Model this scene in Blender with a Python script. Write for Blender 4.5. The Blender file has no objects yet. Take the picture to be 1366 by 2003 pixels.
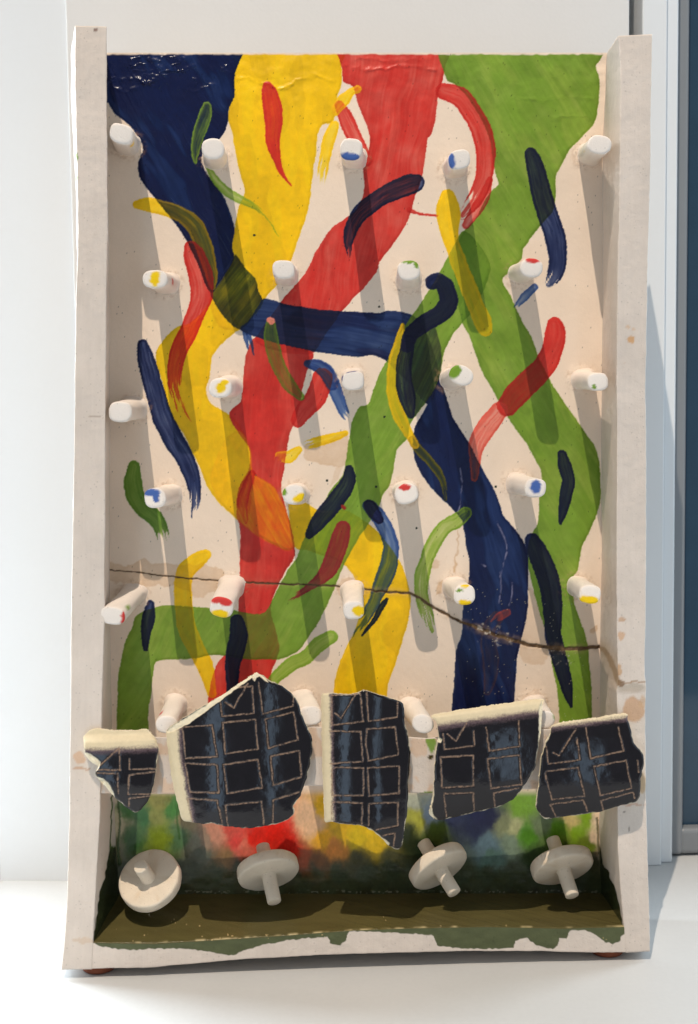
import bpy, math
import numpy as np
from mathutils import Vector, Matrix

# ----------------------------------------------------------------------------
# camera geometry (all traced lengths are in "trace units", 1 unit = 0.4 mm)
# ----------------------------------------------------------------------------
S = 0.0004
F = 2400.0
DIST = 2400.0
THETA = math.radians(1.6)      # the board leans back
PSI = math.radians(2.5)        # the camera is turned slightly,
PHI = math.radians(4.5)        # looks slightly down
RHO = math.radians(0.75)       # and is held a little askew
HW = 165.0                     # height of the side walls above the panel
VH = 1001.5
EX = np.array([1.0, 0.0, 0.0])
EY = np.array([0.0, math.sin(THETA), math.cos(THETA)])
EN = np.array([0.0, -math.cos(THETA), math.sin(THETA)])
LOOK = np.array([math.sin(PSI) * math.cos(PHI), math.cos(PSI) * math.cos(PHI), -math.sin(PHI)])
R0 = np.array([math.cos(PSI), -math.sin(PSI), 0.0])
UP0 = np.cross(R0, LOOK)
RIGHT = math.cos(RHO) * R0 - math.sin(RHO) * UP0
UP = math.cos(RHO) * UP0 + math.sin(RHO) * R0


def P0(u, v, h):
    u, v, h = np.broadcast_arrays(np.asarray(u, float), np.asarray(v, float), np.asarray(h, float))
    a = (u - 683.0) / F
    b = (v - VH) / F
    d = a[..., None] * RIGHT + LOOK - b[..., None] * UP
    t = (DIST - h) / (-(d @ EN))
    return d * t[..., None] * S


Z0 = 0.5 * (P0(188, 1908, 150)[2] + P0(1203, 1876, 150)[2])
ORG = np.array([0.0, 0.0, -Z0])


def P(u, v, h):
    """a point h above the panel plane of the leaning board"""
    return P0(u, v, h) + ORG


def PY(u, v, y):
    """a point on the vertical plane at depth y"""
    a = (u - 683.0) / F
    b = (v - VH) / F
    d = a * RIGHT + LOOK - b * UP
    return d * (y / d[1]) + ORG


sc = bpy.context.scene
cam = bpy.data.cameras.new("camera")
cam_o = bpy.data.objects.new("camera", cam)
sc.collection.objects.link(cam_o)
cam_o.location = ORG
cam_o.rotation_euler = Matrix((RIGHT, UP, -LOOK)).transposed().to_euler()
cam.sensor_fit = 'VERTICAL'
cam.sensor_height = 36.0
cam.lens = 36.0 * F / 2003.0
cam.clip_start = 0.02
cam.clip_end = 100
cam.dof.use_dof = True
cam.dof.focus_distance = 0.925
cam.dof.aperture_fstop = 9.0
sc.camera = cam_o
sc.render.resolution_x, sc.render.resolution_y = 698, 1024

YW = P(600, 1752, -30)[1] + 0.112      # face of the wall pier behind the board

world = bpy.data.worlds.new("World")
sc.world = world
world.use_nodes = True
bg = world.node_tree.nodes["Background"]
bg.inputs[0].default_value = (0.87, 0.94, 1.0, 1)
bg.inputs[1].default_value = 0.34


def lamp(name, kind, loc, target, energy, color, **kw):
    l = bpy.data.lights.new(name, kind)
    l.energy = energy
    l.color = color
    for k, x in kw.items():
        setattr(l, k, x)
    o = bpy.data.objects.new(name, l)
    sc.collection.objects.link(o)
    o.location = loc
    o.rotation_euler = (Vector(target) - Vector(loc)).to_track_quat('-Z', 'Y').to_euler()
    return o


MID = P(690, 850, 60)
KDIR = (-50 * EX + 310 * EY + HW * EN)
KDIR = KDIR / np.linalg.norm(KDIR)
lamp("ceiling_spot", 'SPOT', MID + KDIR * 4.0, MID, 600, (1.0, 0.86, 0.71),
     spot_size=math.radians(34), spot_blend=0.5, shadow_soft_size=0.012)
LW = np.array([-0.66, YW + 0.03, 0.62])
lamp("left_window_daylight", 'AREA', LW, LW + np.array([0, -1.0, 0]), 40.0, (0.80, 0.91, 1.0),
     shape='RECTANGLE', size=0.55, size_y=1.2)
RW = np.array([0.88, YW + 0.012, 0.62])
lamp("right_window_daylight", 'AREA', RW, RW + np.array([0, -1.0, 0]), 18.0, (0.76, 0.89, 1.0),
     shape='RECTANGLE', size=0.6, size_y=1.2)
lamp("side_fill", 'AREA', (0.95, 0.66, 0.60), (0.25, YW, 0.35), 2.1, (0.66, 0.84, 1.0),
     shape='RECTANGLE', size=0.5, size_y=1.1)  # added out-of-frame fill on the pier, imitating daylight bounce from the right
lamp("side_fill", 'AREA', (-1.0, 0.70, 0.60), (-0.25, YW, 0.35), 1.1, (0.70, 0.86, 1.0),
     shape='RECTANGLE', size=0.5, size_y=1.1)  # added unseen fill for the left reveal and sill, no window stands here
lamp("room_window_daylight", 'AREA', (-0.85, -1.6, 0.0), (0, 0.9, 0.2), 5.0, (0.55, 0.76, 1.0),
     shape='RECTANGLE', size=0.38, size_y=1.6)
lamp("room_window_daylight", 'AREA', (0.75, -1.6, 0.0), (0, 0.9, 0.2), 2.6, (0.55, 0.76, 1.0),
     shape='RECTANGLE', size=0.24, size_y=1.4)

sc.view_settings.view_transform = 'Standard'
sc.view_settings.look = 'None'
sc.view_settings.exposure = 0.0
sc.view_settings.gamma = 1.0
sc.render.engine = 'CYCLES'
sc.cycles.use_denoising = True
sc.cycles.max_bounces = 6

# ----------------------------------------------------------------------------
# helpers
# ----------------------------------------------------------------------------
rng = np.random.default_rng(7)


def lin(c, k=1.0):
    c = np.asarray(c, float) / 255.0
    return np.where(c <= 0.04045, c / 12.92, ((c + 0.055) / 1.055) ** 2.4) * k


def sstep(a, b, x):
    t = np.clip((x - a) / (b - a), 0, 1)
    return t * t * (3 - 2 * t)


_LAT = rng.random((8, 256, 256)).astype(np.float32)


def vnoise(x, y, seed=0):
    L = _LAT[seed % 8]
    x = np.asarray(x, np.float32) + 37.7 * seed
    y = np.asarray(y, np.float32) + 91.3 * seed
    xi = np.floor(x).astype(np.int32)
    yi = np.floor(y).astype(np.int32)
    fx, fy = x - xi, y - yi
    fx = fx * fx * (3 - 2 * fx)
    fy = fy * fy * (3 - 2 * fy)
    x0, x1, y0, y1 = xi & 255, (xi + 1) & 255, yi & 255, (yi + 1) & 255
    a = L[y0, x0] * (1 - fx) + L[y0, x1] * fx
    b = L[y1, x0] * (1 - fx) + L[y1, x1] * fx
    return (a * (1 - fy) + b * fy) * 2 - 1


def fbm(x, y, seed=0, o=3):
    s, a, t = 0, 1.0, 0
    for i in range(o):
        s = s + a * vnoise(x * 2 ** i, y * 2 ** i, seed + i)
        t += a
        a *= 0.5
    return s / t


def catmull(pts, step=4.0, closed=False):
    pts = np.asarray(pts, float)
    n = len(pts)
    out = []
    for i in range(n if closed else n - 1):
        if closed:
            p0, p1, p2, p3 = pts[i - 1], pts[i], pts[(i + 1) % n], pts[(i + 2) % n]
        else:
            p0, p1, p2, p3 = pts[max(i - 1, 0)], pts[i], pts[i + 1], pts[min(i + 2, n - 1)]
        k = max(1, int(np.hypot(*(p2 - p1)[:2]) / step))
        t = (np.arange(k) / k)[:, None]
        m1, m2 = (p2 - p0) * 0.4, (p3 - p1) * 0.4
        out.append((2 * t**3 - 3 * t**2 + 1) * p1 + (t**3 - 2 * t**2 + t) * m1
                   + (-2 * t**3 + 3 * t**2) * p2 + (t**3 - t**2) * m2)
    if not closed:
        out.append(pts[-1:])
    return np.concatenate(out)


def sdf_poly(X, Y, poly):
    """signed distance (positive inside) of points to a closed polygon"""
    X = X.astype(np.float32)
    Y = Y.astype(np.float32)
    d2 = np.full(X.shape, 1e9, np.float32)
    ins = np.zeros(X.shape, bool)
    q = np.roll(poly, -1, 0)
    for (ax, ay), (bx, by) in zip(poly, q):
        ex, ey = bx - ax, by - ay
        L = ex * ex + ey * ey + 1e-9
        wx, wy = X - np.float32(ax), Y - np.float32(ay)
        t = np.clip((wx * np.float32(ex) + wy * np.float32(ey)) * np.float32(1 / L), 0, 1)
        dx, dy = wx - t * np.float32(ex), wy - t * np.float32(ey)
        np.minimum(d2, dx * dx + dy * dy, out=d2)
        if ay != by:
            c = (ay <= Y) != (by <= Y)
            ins ^= c & (X < np.float32(ax) + (Y - np.float32(ay)) * np.float32(ex / ey))
    d = np.sqrt(d2)
    return np.where(ins, d, -d)


def seg_dist(X, Y, pl):
    """distance to an open polyline"""
    d2 = np.full(X.shape, 1e9, np.float32)
    for (ax, ay), (bx, by) in zip(pl[:-1], pl[1:]):
        ex, ey = bx - ax, by - ay
        L = ex * ex + ey * ey + 1e-9
        wx, wy = X - ax, Y - ay
        t = np.clip((wx * ex + wy * ey) / L, 0, 1)
        d2 = np.minimum(d2, (wx - t * ex) ** 2 + (wy - t * ey) ** 2)
    return np.sqrt(d2)


# ---------------------------------------------------------------- materials
MATS = {}


def material(name, color=None, attr=False, rough=0.6, bump=0.15, bscale=900, grain=0.05, pores=0.0, spec=0.4,
             bdist=0.0004, coat=0.0):
    m = bpy.data.materials.new(name)
    m.use_nodes = True
    nt = m.node_tree
    N, Lk = nt.nodes, nt.links
    b = N["Principled BSDF"]
    b.inputs["Specular IOR Level"].default_value = spec
    b.inputs["Coat Weight"].default_value = coat
    tc = N.new("ShaderNodeTexCoord")
    n1 = N.new("ShaderNodeTexNoise")
    n1.inputs["Scale"].default_value = bscale
    n1.inputs["Detail"].default_value = 3
    Lk.new(tc.outputs["Object"], n1.inputs["Vector"])
    n2 = N.new("ShaderNodeTexNoise")
    n2.inputs["Scale"].default_value = 28
    n2.inputs["Detail"].default_value = 5
    Lk.new(tc.outputs["Object"], n2.inputs["Vector"])
    # brightness factor = 1 + grain * (noise - .5)
    ad = N.new("ShaderNodeMath")
    ad.operation = 'ADD'
    Lk.new(n1.outputs["Fac"], ad.inputs[0])
    Lk.new(n2.outputs["Fac"], ad.inputs[1])
    ma = N.new("ShaderNodeMath")
    ma.operation = 'MULTIPLY_ADD'
    Lk.new(ad.outputs[0], ma.inputs[0])
    ma.inputs[1].default_value = grain
    ma.inputs[2].default_value = 1.0 - grain
    fac = ma.outputs[0]
    if pores:
        vo = N.new("ShaderNodeTexVoronoi")
        vo.inputs["Scale"].default_value = 240
        Lk.new(tc.outputs["Object"], vo.inputs["Vector"])
        n3 = N.new("ShaderNodeTexNoise")
        n3.inputs["Scale"].default_value = 45
        Lk.new(tc.outputs["Object"], n3.inputs["Vector"])
        th = N.new("ShaderNodeMath")
        th.operation = 'MULTIPLY'
        Lk.new(n3.outputs["Fac"], th.inputs[0])
        th.inputs[1].default_value = 0.24
        lt = N.new("ShaderNodeMath")
        lt.operation = 'LESS_THAN'
        Lk.new(vo.outputs["Distance"], lt.inputs[0])
        Lk.new(th.outputs[0], lt.inputs[1])
        mp = N.new("ShaderNodeMath")
        mp.operation = 'MULTIPLY_ADD'
        Lk.new(lt.outputs[0], mp.inputs[0])
        mp.inputs[1].default_value = -pores
        mp.inputs[2].default_value = 1.0
        mm = N.new("ShaderNodeMath")
        mm.operation = 'MULTIPLY'
        Lk.new(fac, mm.inputs[0])
        Lk.new(mp.outputs[0], mm.inputs[1])
        fac = mm.outputs[0]
    vm = N.new("ShaderNodeVectorMath")
    vm.operation = 'SCALE'
    Lk.new(fac, vm.inputs["Scale"])
    if attr:
        at = N.new("ShaderNodeAttribute")
        at.attribute_name = "Col"
        Lk.new(at.outputs["Color"], vm.inputs[0])
        Lk.new(at.outputs["Alpha"], b.inputs["Roughness"])
    else:
        vm.inputs[0].default_value = tuple(color)
        b.inputs["Roughness"].default_value = rough
    Lk.new(vm.outputs[0], b.inputs["Base Color"])
    if bump:
        bp = N.new("ShaderNodeBump")
        bp.inputs["Strength"].default_value = bump
        bp.inputs["Distance"].default_value = bdist
        Lk.new(n1.outputs["Fac"], bp.inputs["Height"])
        Lk.new(bp.outputs[0], b.inputs["Normal"])
    MATS[name] = m
    return m


M_PAINT = material("painted_clay", attr=True, bump=0.25, bscale=1100, grain=0.10, spec=0.22)
M_CLAY = material("bisque_clay", attr=True, bump=0.5, bscale=800, grain=0.07, pores=0.16, spec=0.2)
M_GLAZE = material("black_slip_glaze", attr=True, bump=0.09, bscale=520, grain=0.12, spec=0.4, bdist=0.0005)
M_WALL = material("white_wall_paint", (0.67, 0.66, 0.645), rough=0.55, bump=0.25, bscale=350, grain=0.03)
M_SILL = material("white_sill_paint", (0.52, 0.52, 0.512), rough=0.45, bump=0.2, bscale=260, grain=0.07, pores=0.0)
M_FRAME = material("white_frame_lacquer", (0.69, 0.71, 0.725), rough=0.35, bump=0.04, bscale=300, grain=0.02)
M_GASKET = material("grey_window_profile", (0.20, 0.21, 0.22), rough=0.4, bump=0.05, grain=0.05)
M_GLASS = material("dark_window_glass", (0.018, 0.045, 0.075), rough=0.08, bump=0.0, grain=0.35, spec=0.5)
M_RUBBER = material("brown_cork", (0.20, 0.055, 0.025), rough=0.8, bump=0.6, bscale=600, grain=0.3)

CREAM = lin((234, 215, 195))
BISQUE = lin((212, 200, 189))
PEGW = lin((236, 226, 216))


# ---------------------------------------------------------------- meshes
def world_loc(o):
    l = np.zeros(3)
    while o is not None:
        l += np.array(o.location)
        o = o.parent
    return l


def mk(name, verts, faces, mat, parent=None, cols=None, loc=None, smooth=True, normals=None, label=None):
    """faces: int array (m,3|4) or a list of such arrays"""
    if not isinstance(faces, list) or not isinstance(faces[0], np.ndarray):
        faces = [np.asarray(faces)]
    faces = [np.asarray(f, np.int32) for f in faces if len(f)]
    base = world_loc(parent) if parent is not None else np.zeros(3)
    if loc is not None:
        base = np.asarray(loc, float)
    verts = np.asarray(verts, float) - base
    me = bpy.data.meshes.new(name)
    me.vertices.add(len(verts))
    me.vertices.foreach_set("co", verts.astype(np.float32).ravel())
    nl = sum(f.size for f in faces)
    nf = sum(len(f) for f in faces)
    me.loops.add(nl)
    me.loops.foreach_set("vertex_index", np.concatenate([f.ravel() for f in faces]))
    me.polygons.add(nf)
    starts, p = [], 0
    for f in faces:
        starts.append(p + np.arange(len(f)) * f.shape[1])
        p += f.size
    me.polygons.foreach_set("loop_start", np.concatenate(starts).astype(np.int32))
    me.update(calc_edges=True)
    me.validate()
    me.polygons.foreach_set("use_smooth", np.full(len(me.polygons), smooth))
    if cols is not None:
        a = me.color_attributes.new("Col", 'FLOAT_COLOR', 'POINT')
        a.data.foreach_set("color", np.asarray(cols, np.float32).ravel())
    me.materials.append(mat)
    if normals is not None:
        me.normals_split_custom_set_from_vertices(np.asarray(normals, np.float32))
    o = bpy.data.objects.new(name, me)
    sc.collection.objects.link(o)
    if parent is not None:
        o.parent = parent
    elif loc is not None:
        o.location = loc
    if label:
        o["label"] = label
    return o


def empty(name, loc, label, cat, group=None):
    o = bpy.data.objects.new(name, None)
    sc.collection.objects.link(o)
    o.empty_display_size = 0.02
    o.location = tuple(loc)
    o["label"] = label
    o["category"] = cat
    if group:
        o["group"] = group
    return o


def grid_faces(nr, nc, wrap=False):
    i = np.arange(nr - 1)[:, None]
    j = np.arange(nc if wrap else nc - 1)[None, :]
    j2 = (j + 1) % nc
    return np.stack([i * nc + j, i * nc + j2, (i + 1) * nc + j2, (i + 1) * nc + j], -1).reshape(-1, 4)


def box(name, lo, hi, mat, parent=None, bevel=0.0015, kind=None):
    import bmesh
    bm = bmesh.new()
    bmesh.ops.create_cube(bm, size=1.0)
    lo, hi = np.array(lo, float), np.array(hi, float)
    for v in bm.verts:
        v.co = Vector((lo + hi) / 2) + Vector(np.array(v.co) * (hi - lo))
    if bevel:
        bmesh.ops.bevel(bm, geom=bm.edges[:], offset=bevel, segments=3, affect='EDGES', profile=0.5)
    me = bpy.data.meshes.new(name)
    bm.to_mesh(me)
    bm.free()
    me.materials.append(mat)
    o = bpy.data.objects.new(name, me)
    sc.collection.objects.link(o)
    if parent is not None:
        o.parent = parent
    if kind:
        o["kind"] = kind
    return o


# ----------------------------------------------------------------------------
# the setting: window sill, wall pier, window frames
# ----------------------------------------------------------------------------
def xat(u, y):
    return PY(u, 1000, y)[0]


box("sill", (-1.6, -0.1 + P(683, 2003, 300)[1] - 0.25, -0.04), (1.6, YW + 0.5, 0.0), M_SILL, bevel=0.004, kind="structure")
XL, XR = xat(158, YW), xat(1227, YW)
box("wall", (XL, YW, -0.002), (XR, YW + 0.3, 2.2), M_WALL, bevel=0.0012, kind="structure")

# left: splayed reveal of the pier, then the window frame and pane
yl = YW + 0.035
lw = empty("window", (xat(10, yl), yl, 0.0), "window edge with white frame left of the wall pier", "window")
xa, xb = xat(-20, yl), xat(10, yl)
mk("wall", [(XL + 0.0005, YW + 0.004, -0.001), (xb - 0.01, YW + 0.012, -0.001), (xb - 0.01, YW + 0.012, 2.2), (XL + 0.0005, YW + 0.004, 2.2)],
   [[0, 1, 2, 3]], M_FRAME, smooth=False)["kind"] = "structure"
lo_ = np.array(lw.location)
box("frame", np.array((xa, yl - 0.012, 0.0)) - lo_, np.array((xb, yl + 0.03, 2.0)) - lo_, M_FRAME, lw, 0.003)
box("pane", np.array((xa - 0.8, yl + 0.02, 0.06)) - lo_, np.array((xa - 0.001, yl + 0.026, 2.0)) - lo_, M_GLASS, lw, 0)
box("gasket", np.array((xa - 0.8, yl + 0.01, 0.012)) - lo_, np.array((xa - 0.001, yl + 0.03, 0.058)) - lo_, M_GASKET, lw, 0.003)

# right: shadow gap, two-step white frame, grey profile, dark pane
yr = YW + 0.001
rw = empty("window", (xat(1330, yr), yr, 0.0), "dark window pane with grey profile and white stepped frame right of the pier", "window")
ro = np.array(rw.location)
x1, x2 = xat(1252, yr), xat(1299, yr)
box("frame", np.array((XR - 0.001, yr + 0.046, 0.0)) - ro, np.array((x1 + 0.002, yr + 0.25, 2.2)) - ro, M_FRAME, rw, 0.0005)
box("frame", np.array((x1, yr, 0.0)) - ro, np.array((x2, yr + 0.25, 2.2)) - ro, M_FRAME, rw, 0.0012)
y2 = yr + 0.006
x3 = xat(1321, y2)
box("frame", np.array((x2 + 0.0002, y2, 0.0)) - ro, np.array((x3, yr + 0.25, 2.2)) - ro, M_FRAME, rw, 0.002)
y3 = yr + 0.02
x4 = xat(1342, y3)
zb = PY(1340, 1655, y3)[2]
zb2 = PY(1340, 1622, y3)[2]
box("profile", np.array((x3 + 0.0003, y3, 0.002)) - ro, np.array((x4, y3 + 0.06, 2.2)) - ro, M_GASKET, rw, 0.003)
box("profile", np.array((x4 - 0.003, y3 + 0.0006, 0.002)) - ro, np.array((x4 + 1.1, y3 + 0.06, max(zb2, 0.02))) - ro, M_GASKET, rw, 0.004)
box("pane", np.array((x4 - 0.004, y3 + 0.012, 0.01)) - ro, np.array((x4 + 1.1, y3 + 0.016, 2.2)) - ro, M_GLASS, rw, 0)

# ----------------------------------------------------------------------------
# the board
# ----------------------------------------------------------------------------
BASE = P(690, 1880, 60)
BASE[2] = 0.0
board = empty("clay_pegboard", BASE,
              "tall handmade clay board with painted bands, pegs and bottom tray on white sill", "pegboard")

# ------------------------------------------------------- paint canvas (panel)
STEP = 1.5
U0, U1, V0, V1 = 199.0, 1199.0, 103.0, 1752.0
us = np.arange(U0, U1 + .1, STEP)
vs = np.arange(V0, V1 + .1, STEP)
U, V = np.meshgrid(us, vs)
U = U.astype(np.float32)
V = V.astype(np.float32)
NV, NU = U.shape
WU = U + 1.6 * fbm(U / 22, V / 22, 1, 3) + 0.7 * vnoise(U / 3.1, V / 3.1, 5)
WV = V + 1.6 * fbm(U / 22, V / 22, 2, 3) + 0.7 * vnoise(U / 3.1, V / 3.1, 6)
C = np.empty((NV, NU, 3), np.float32)
tone = 1 + 0.035 * fbm(U / 60, V / 60, 3, 4)
C[:] = CREAM * tone[..., None]
R = np.full((NV, NU), 0.75, np.float32)
H = (1.3 * fbm(U / 110, V / 110, 4, 2) + 0.25 * fbm(U / 9, V / 9, 7, 3)).astype(np.float32)
OWN = np.zeros((NV, NU), np.int16)
STROKES = []          # (name, label)

NAVY = lin((8, 23, 62))
BLUE = lin((52, 78, 132))
YEL = lin((240, 190, 2))
RED = lin((198, 44, 36))
GRN = lin((112, 146, 44))
LGRN = lin((128, 160, 50))
WHITE_REF = CREAM


def win(x0, x1, y0, y1):
    i0 = int(max(0, (y0 - V0) / STEP))
    i1 = int(min(NV, (y1 - V0) / STEP + 2))
    j0 = int(max(0, (x0 - U0) / STEP))
    j1 = int(min(NU, (x1 - U0) / STEP + 2))
    return slice(i0, i1), slice(j0, j1)


def lay(w, alpha, color, op, rough, height, sd, name, label, var=0.14, seed=0):
    """lay a translucent glaze over what is already there"""
    if name:
        STROKES.append((name, label))
        sid = len(STROKES)
        OWN[w][alpha > 0.42 * min(1.0, float(np.percentile(alpha[sd > 0], 70)) if (sd > 0).any() else 1.0)] = sid
    under = C[w]
    c = color * (1 + var * fbm(U[w] / 40, V[w] / 40, seed + 2, 4) + .6 * var * fbm(U[w] / 9, V[w] / 9, seed + 4, 2))[..., None]
    opa = np.asarray(op)[..., None] if np.ndim(op) else op
    out = c * (opa + (1 - opa) * np.clip(under / WHITE_REF, 0, 1.1))
    a = np.clip(alpha, 0, 1)[..., None]
    C[w] = np.exp(np.log(np.clip(under, .004, 2)) * (1 - a) + np.log(np.clip(out, .004, 2)) * a)
    R[w] = R[w] * (1 - a[..., 0]) + rough * a[..., 0]
    H[w] += height * np.clip(alpha, 0, 1) * sstep(0, 5, sd)


def band(color, pts, op=0.75, alpha=0.97, streak=0.12, ang=90, label=None, name="paint_band", seed=1, rough=0.42, height=0.9,
         smooth=True, soft=0.9):
    poly = catmull(pts, 6.0, True) if smooth else np.asarray(pts, float)
    w = win(poly[:, 0].min() - 6, poly[:, 0].max() + 6, poly[:, 1].min() - 6, poly[:, 1].max() + 6)
    sd = sdf_poly(WU[w], WV[w], poly)
    m = sstep(-soft, soft, sd)
    ca, sa = math.cos(math.radians(ang)), math.sin(math.radians(ang))
    lo_ = (U[w] * ca + V[w] * sa)
    ac = (-U[w] * sa + V[w] * ca)
    ac = ac + 6 * vnoise(lo_ / 50, ac / 50, seed)
    st = fbm(lo_ / 60, ac / 3.5, seed + 3, 2)
    big = fbm(U[w] / 45, V[w] / 45, seed + 1, 3)
    a = m * np.clip(alpha + .03 - streak * .55 * (0.5 + 0.5 * st) - streak * 0.6 * np.clip(big, 0, 1) + 0.06 * np.exp(-np.abs(sd) / 4), 0, 1)
    tint = {id(NAVY): lin((34, 54, 104)), id(GRN): lin((136, 160, 58)), id(RED): lin((208, 66, 54)), id(YEL): lin((240, 200, 8))}.get(id(color), color * 1.1)
    patch = sstep(.02, .30, fbm(lo_ / 110, ac / 26, seed + 5, 3)) * (.75 + .25 * st)
    col = color * (1 - patch[..., None] * .55) + tint * patch[..., None] * .55
    dark = sstep(.10, .22, fbm(lo_ / 75 + 7, ac / 34, seed + 6, 2))
    col = col * (1 - .10 * dark - .10 * np.exp(-np.abs(sd - 1) / 2.2))[..., None]
    lay(w, a, col, op, rough, height * (1 + 0.3 * st), sd, name, label, seed=seed)


def stroke(color, pts, op=0.3, alpha=0.95, streak=0.25, dry=0.0, tail=1.1, label=None, name="brush_stroke", seed=1, rough=0.45,
           height=0.8, edge=0.12, lighten=0.0):
    """pts: (u, v, half width). dry: how much the bristles break up after fraction `tail` of the length"""
    q = catmull(pts, 5.0)
    mw = q[:, 2].max() + 8
    w = win(q[:, 0].min() - mw, q[:, 0].max() + mw, q[:, 1].min() - mw, q[:, 1].max() + mw)
    X, Y = WU[w], WV[w]
    best = np.full(X.shape, -1e9, np.float32)
    T = np.zeros(X.shape, np.float32)
    A = np.zeros(X.shape, np.float32)
    L = np.concatenate([[0], np.cumsum(np.hypot(*np.diff(q[:, :2], axis=0).T))])
    gi0, gj0 = w[0].start, w[1].start
    for k in range(len(q) - 1):
        (ax, ay, aw), (bx, by, bw) = q[k], q[k + 1]
        ww = win(min(ax, bx) - mw, max(ax, bx) + mw, min(ay, by) - mw, max(ay, by) + mw)
        s = (slice(max(ww[0].start - gi0, 0), max(ww[0].stop - gi0, 0)), slice(max(ww[1].start - gj0, 0), max(ww[1].stop - gj0, 0)))
        x, y = X[s], Y[s]
        if x.size == 0:
            continue
        ex, ey = bx - ax, by - ay
        l2 = ex * ex + ey * ey + 1e-6
        t = np.clip(((x - ax) * ex + (y - ay) * ey) / l2, 0, 1)
        dx, dy = x - ax - t * ex, y - ay - t * ey
        d = np.hypot(dx, dy)
        sd = aw + (bw - aw) * t - d
        up = sd > best[s]
        best[s] = np.where(up, sd, best[s])
        T[s] = np.where(up, L[k] + t * (L[k + 1] - L[k]), T[s])
        A[s] = np.where(up, np.sign(ex * dy - ey * dx) * d, A[s])
    sd = best
    m = sstep(-0.9, 0.9, sd)
    f = T / L[-1]
    A2 = A + 2.0 * vnoise(T / 40, A / 12, seed + 1)
    st = 0.6 * vnoise(T / 55, A2 / 2.2, seed) + 0.4 * vnoise(T / 25, A2 / 4.5, seed + 2)
    streak = min(.75, streak * 1.6)
    dry = dry * 1.2
    a = alpha + .04 - streak * (0.5 + 0.5 * st) * sstep(0, 7, sd) + edge * np.exp(-np.abs(sd - 1.5) / 3)
    if dry:
        k = sstep(tail, 1.0, f) * dry if tail < 1 else np.full(f.shape, dry, np.float32)
        a = a * (1 - sstep(-0.05, 0.25, k * 1.3 - 0.55 - 0.6 * st)) 
        a = a * (1 - 0.25 * k)
    a = m * np.clip(a, 0, 1)
    lay(w, a, color, op, rough, height * (1 + 0.4 * st), sd, name, label, seed=seed)


# stains in the clay
def stain(pts, color, a=0.6):
    poly = catmull(pts, 6, True)
    w = win(poly[:, 0].min() - 12, poly[:, 0].max() + 12, poly[:, 1].min() - 12, poly[:, 1].max() + 12)
    sd = sdf_poly(WU[w] + 6 * fbm(U[w] / 14, V[w] / 14, 3), WV[w] + 6 * fbm(U[w] / 14, V[w] / 14, 4), poly)
    k = (sstep(-1.5, 2.5, sd) * a * (0.8 + 0.35 * np.exp(-np.abs(sd) / 3)) * (1 + .2 * fbm(U[w] / 8, V[w] / 8, 5)))[..., None]
    C[w] = C[w] * (1 - np.clip(k, 0, 1)) + color * np.clip(k, 0, 1)


TAN = lin((205, 168, 128))
stain([(205, 1098), (250, 1105), (280, 1093), (300, 1100), (345, 1106), (390, 1104), (437, 1112), (432, 1140), (418, 1160), (385, 1166),
       (345, 1150), (300, 1146), (250, 1142), (205, 1136)], TAN, 0.6)
stain([(600, 868), (640, 862), (682, 845), (684, 890), (668, 914), (632, 906), (596, 897)], TAN, 0.6)
stain([(655, 915), (668, 912), (662, 940), (648, 958), (652, 935)], TAN, 0.35)
stain([(1018, 1140), (1048, 1165), (1075, 1240), (1072, 1285), (1050, 1300), (1018, 1285), (1022, 1240), (1030, 1190)], TAN, 0.5)
stain([(664, 1135), (690, 1130), (700, 1155), (690, 1168), (664, 1165)], TAN, 0.5)
stain([(845, 1095), (858, 1098), (858, 1112), (846, 1112)], TAN, 0.5)
stain([(860, 1140), (872, 1135), (862, 1160), (852, 1166)], TAN, 0.7)
stain([(896, 1040), (899, 1040), (892, 1110), (895, 1120), (886, 1120), (888, 1108)], TAN, 0.8)
stain([(1155, 1228), (1170, 1224), (1168, 1236), (1154, 1240)], TAN, 0.7)

Yc, Rc, Gc, Bc, Nc = (240, 200, 20), (205, 60, 55), (115, 150, 45), (70, 100, 165), (40, 45, 110)
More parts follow.
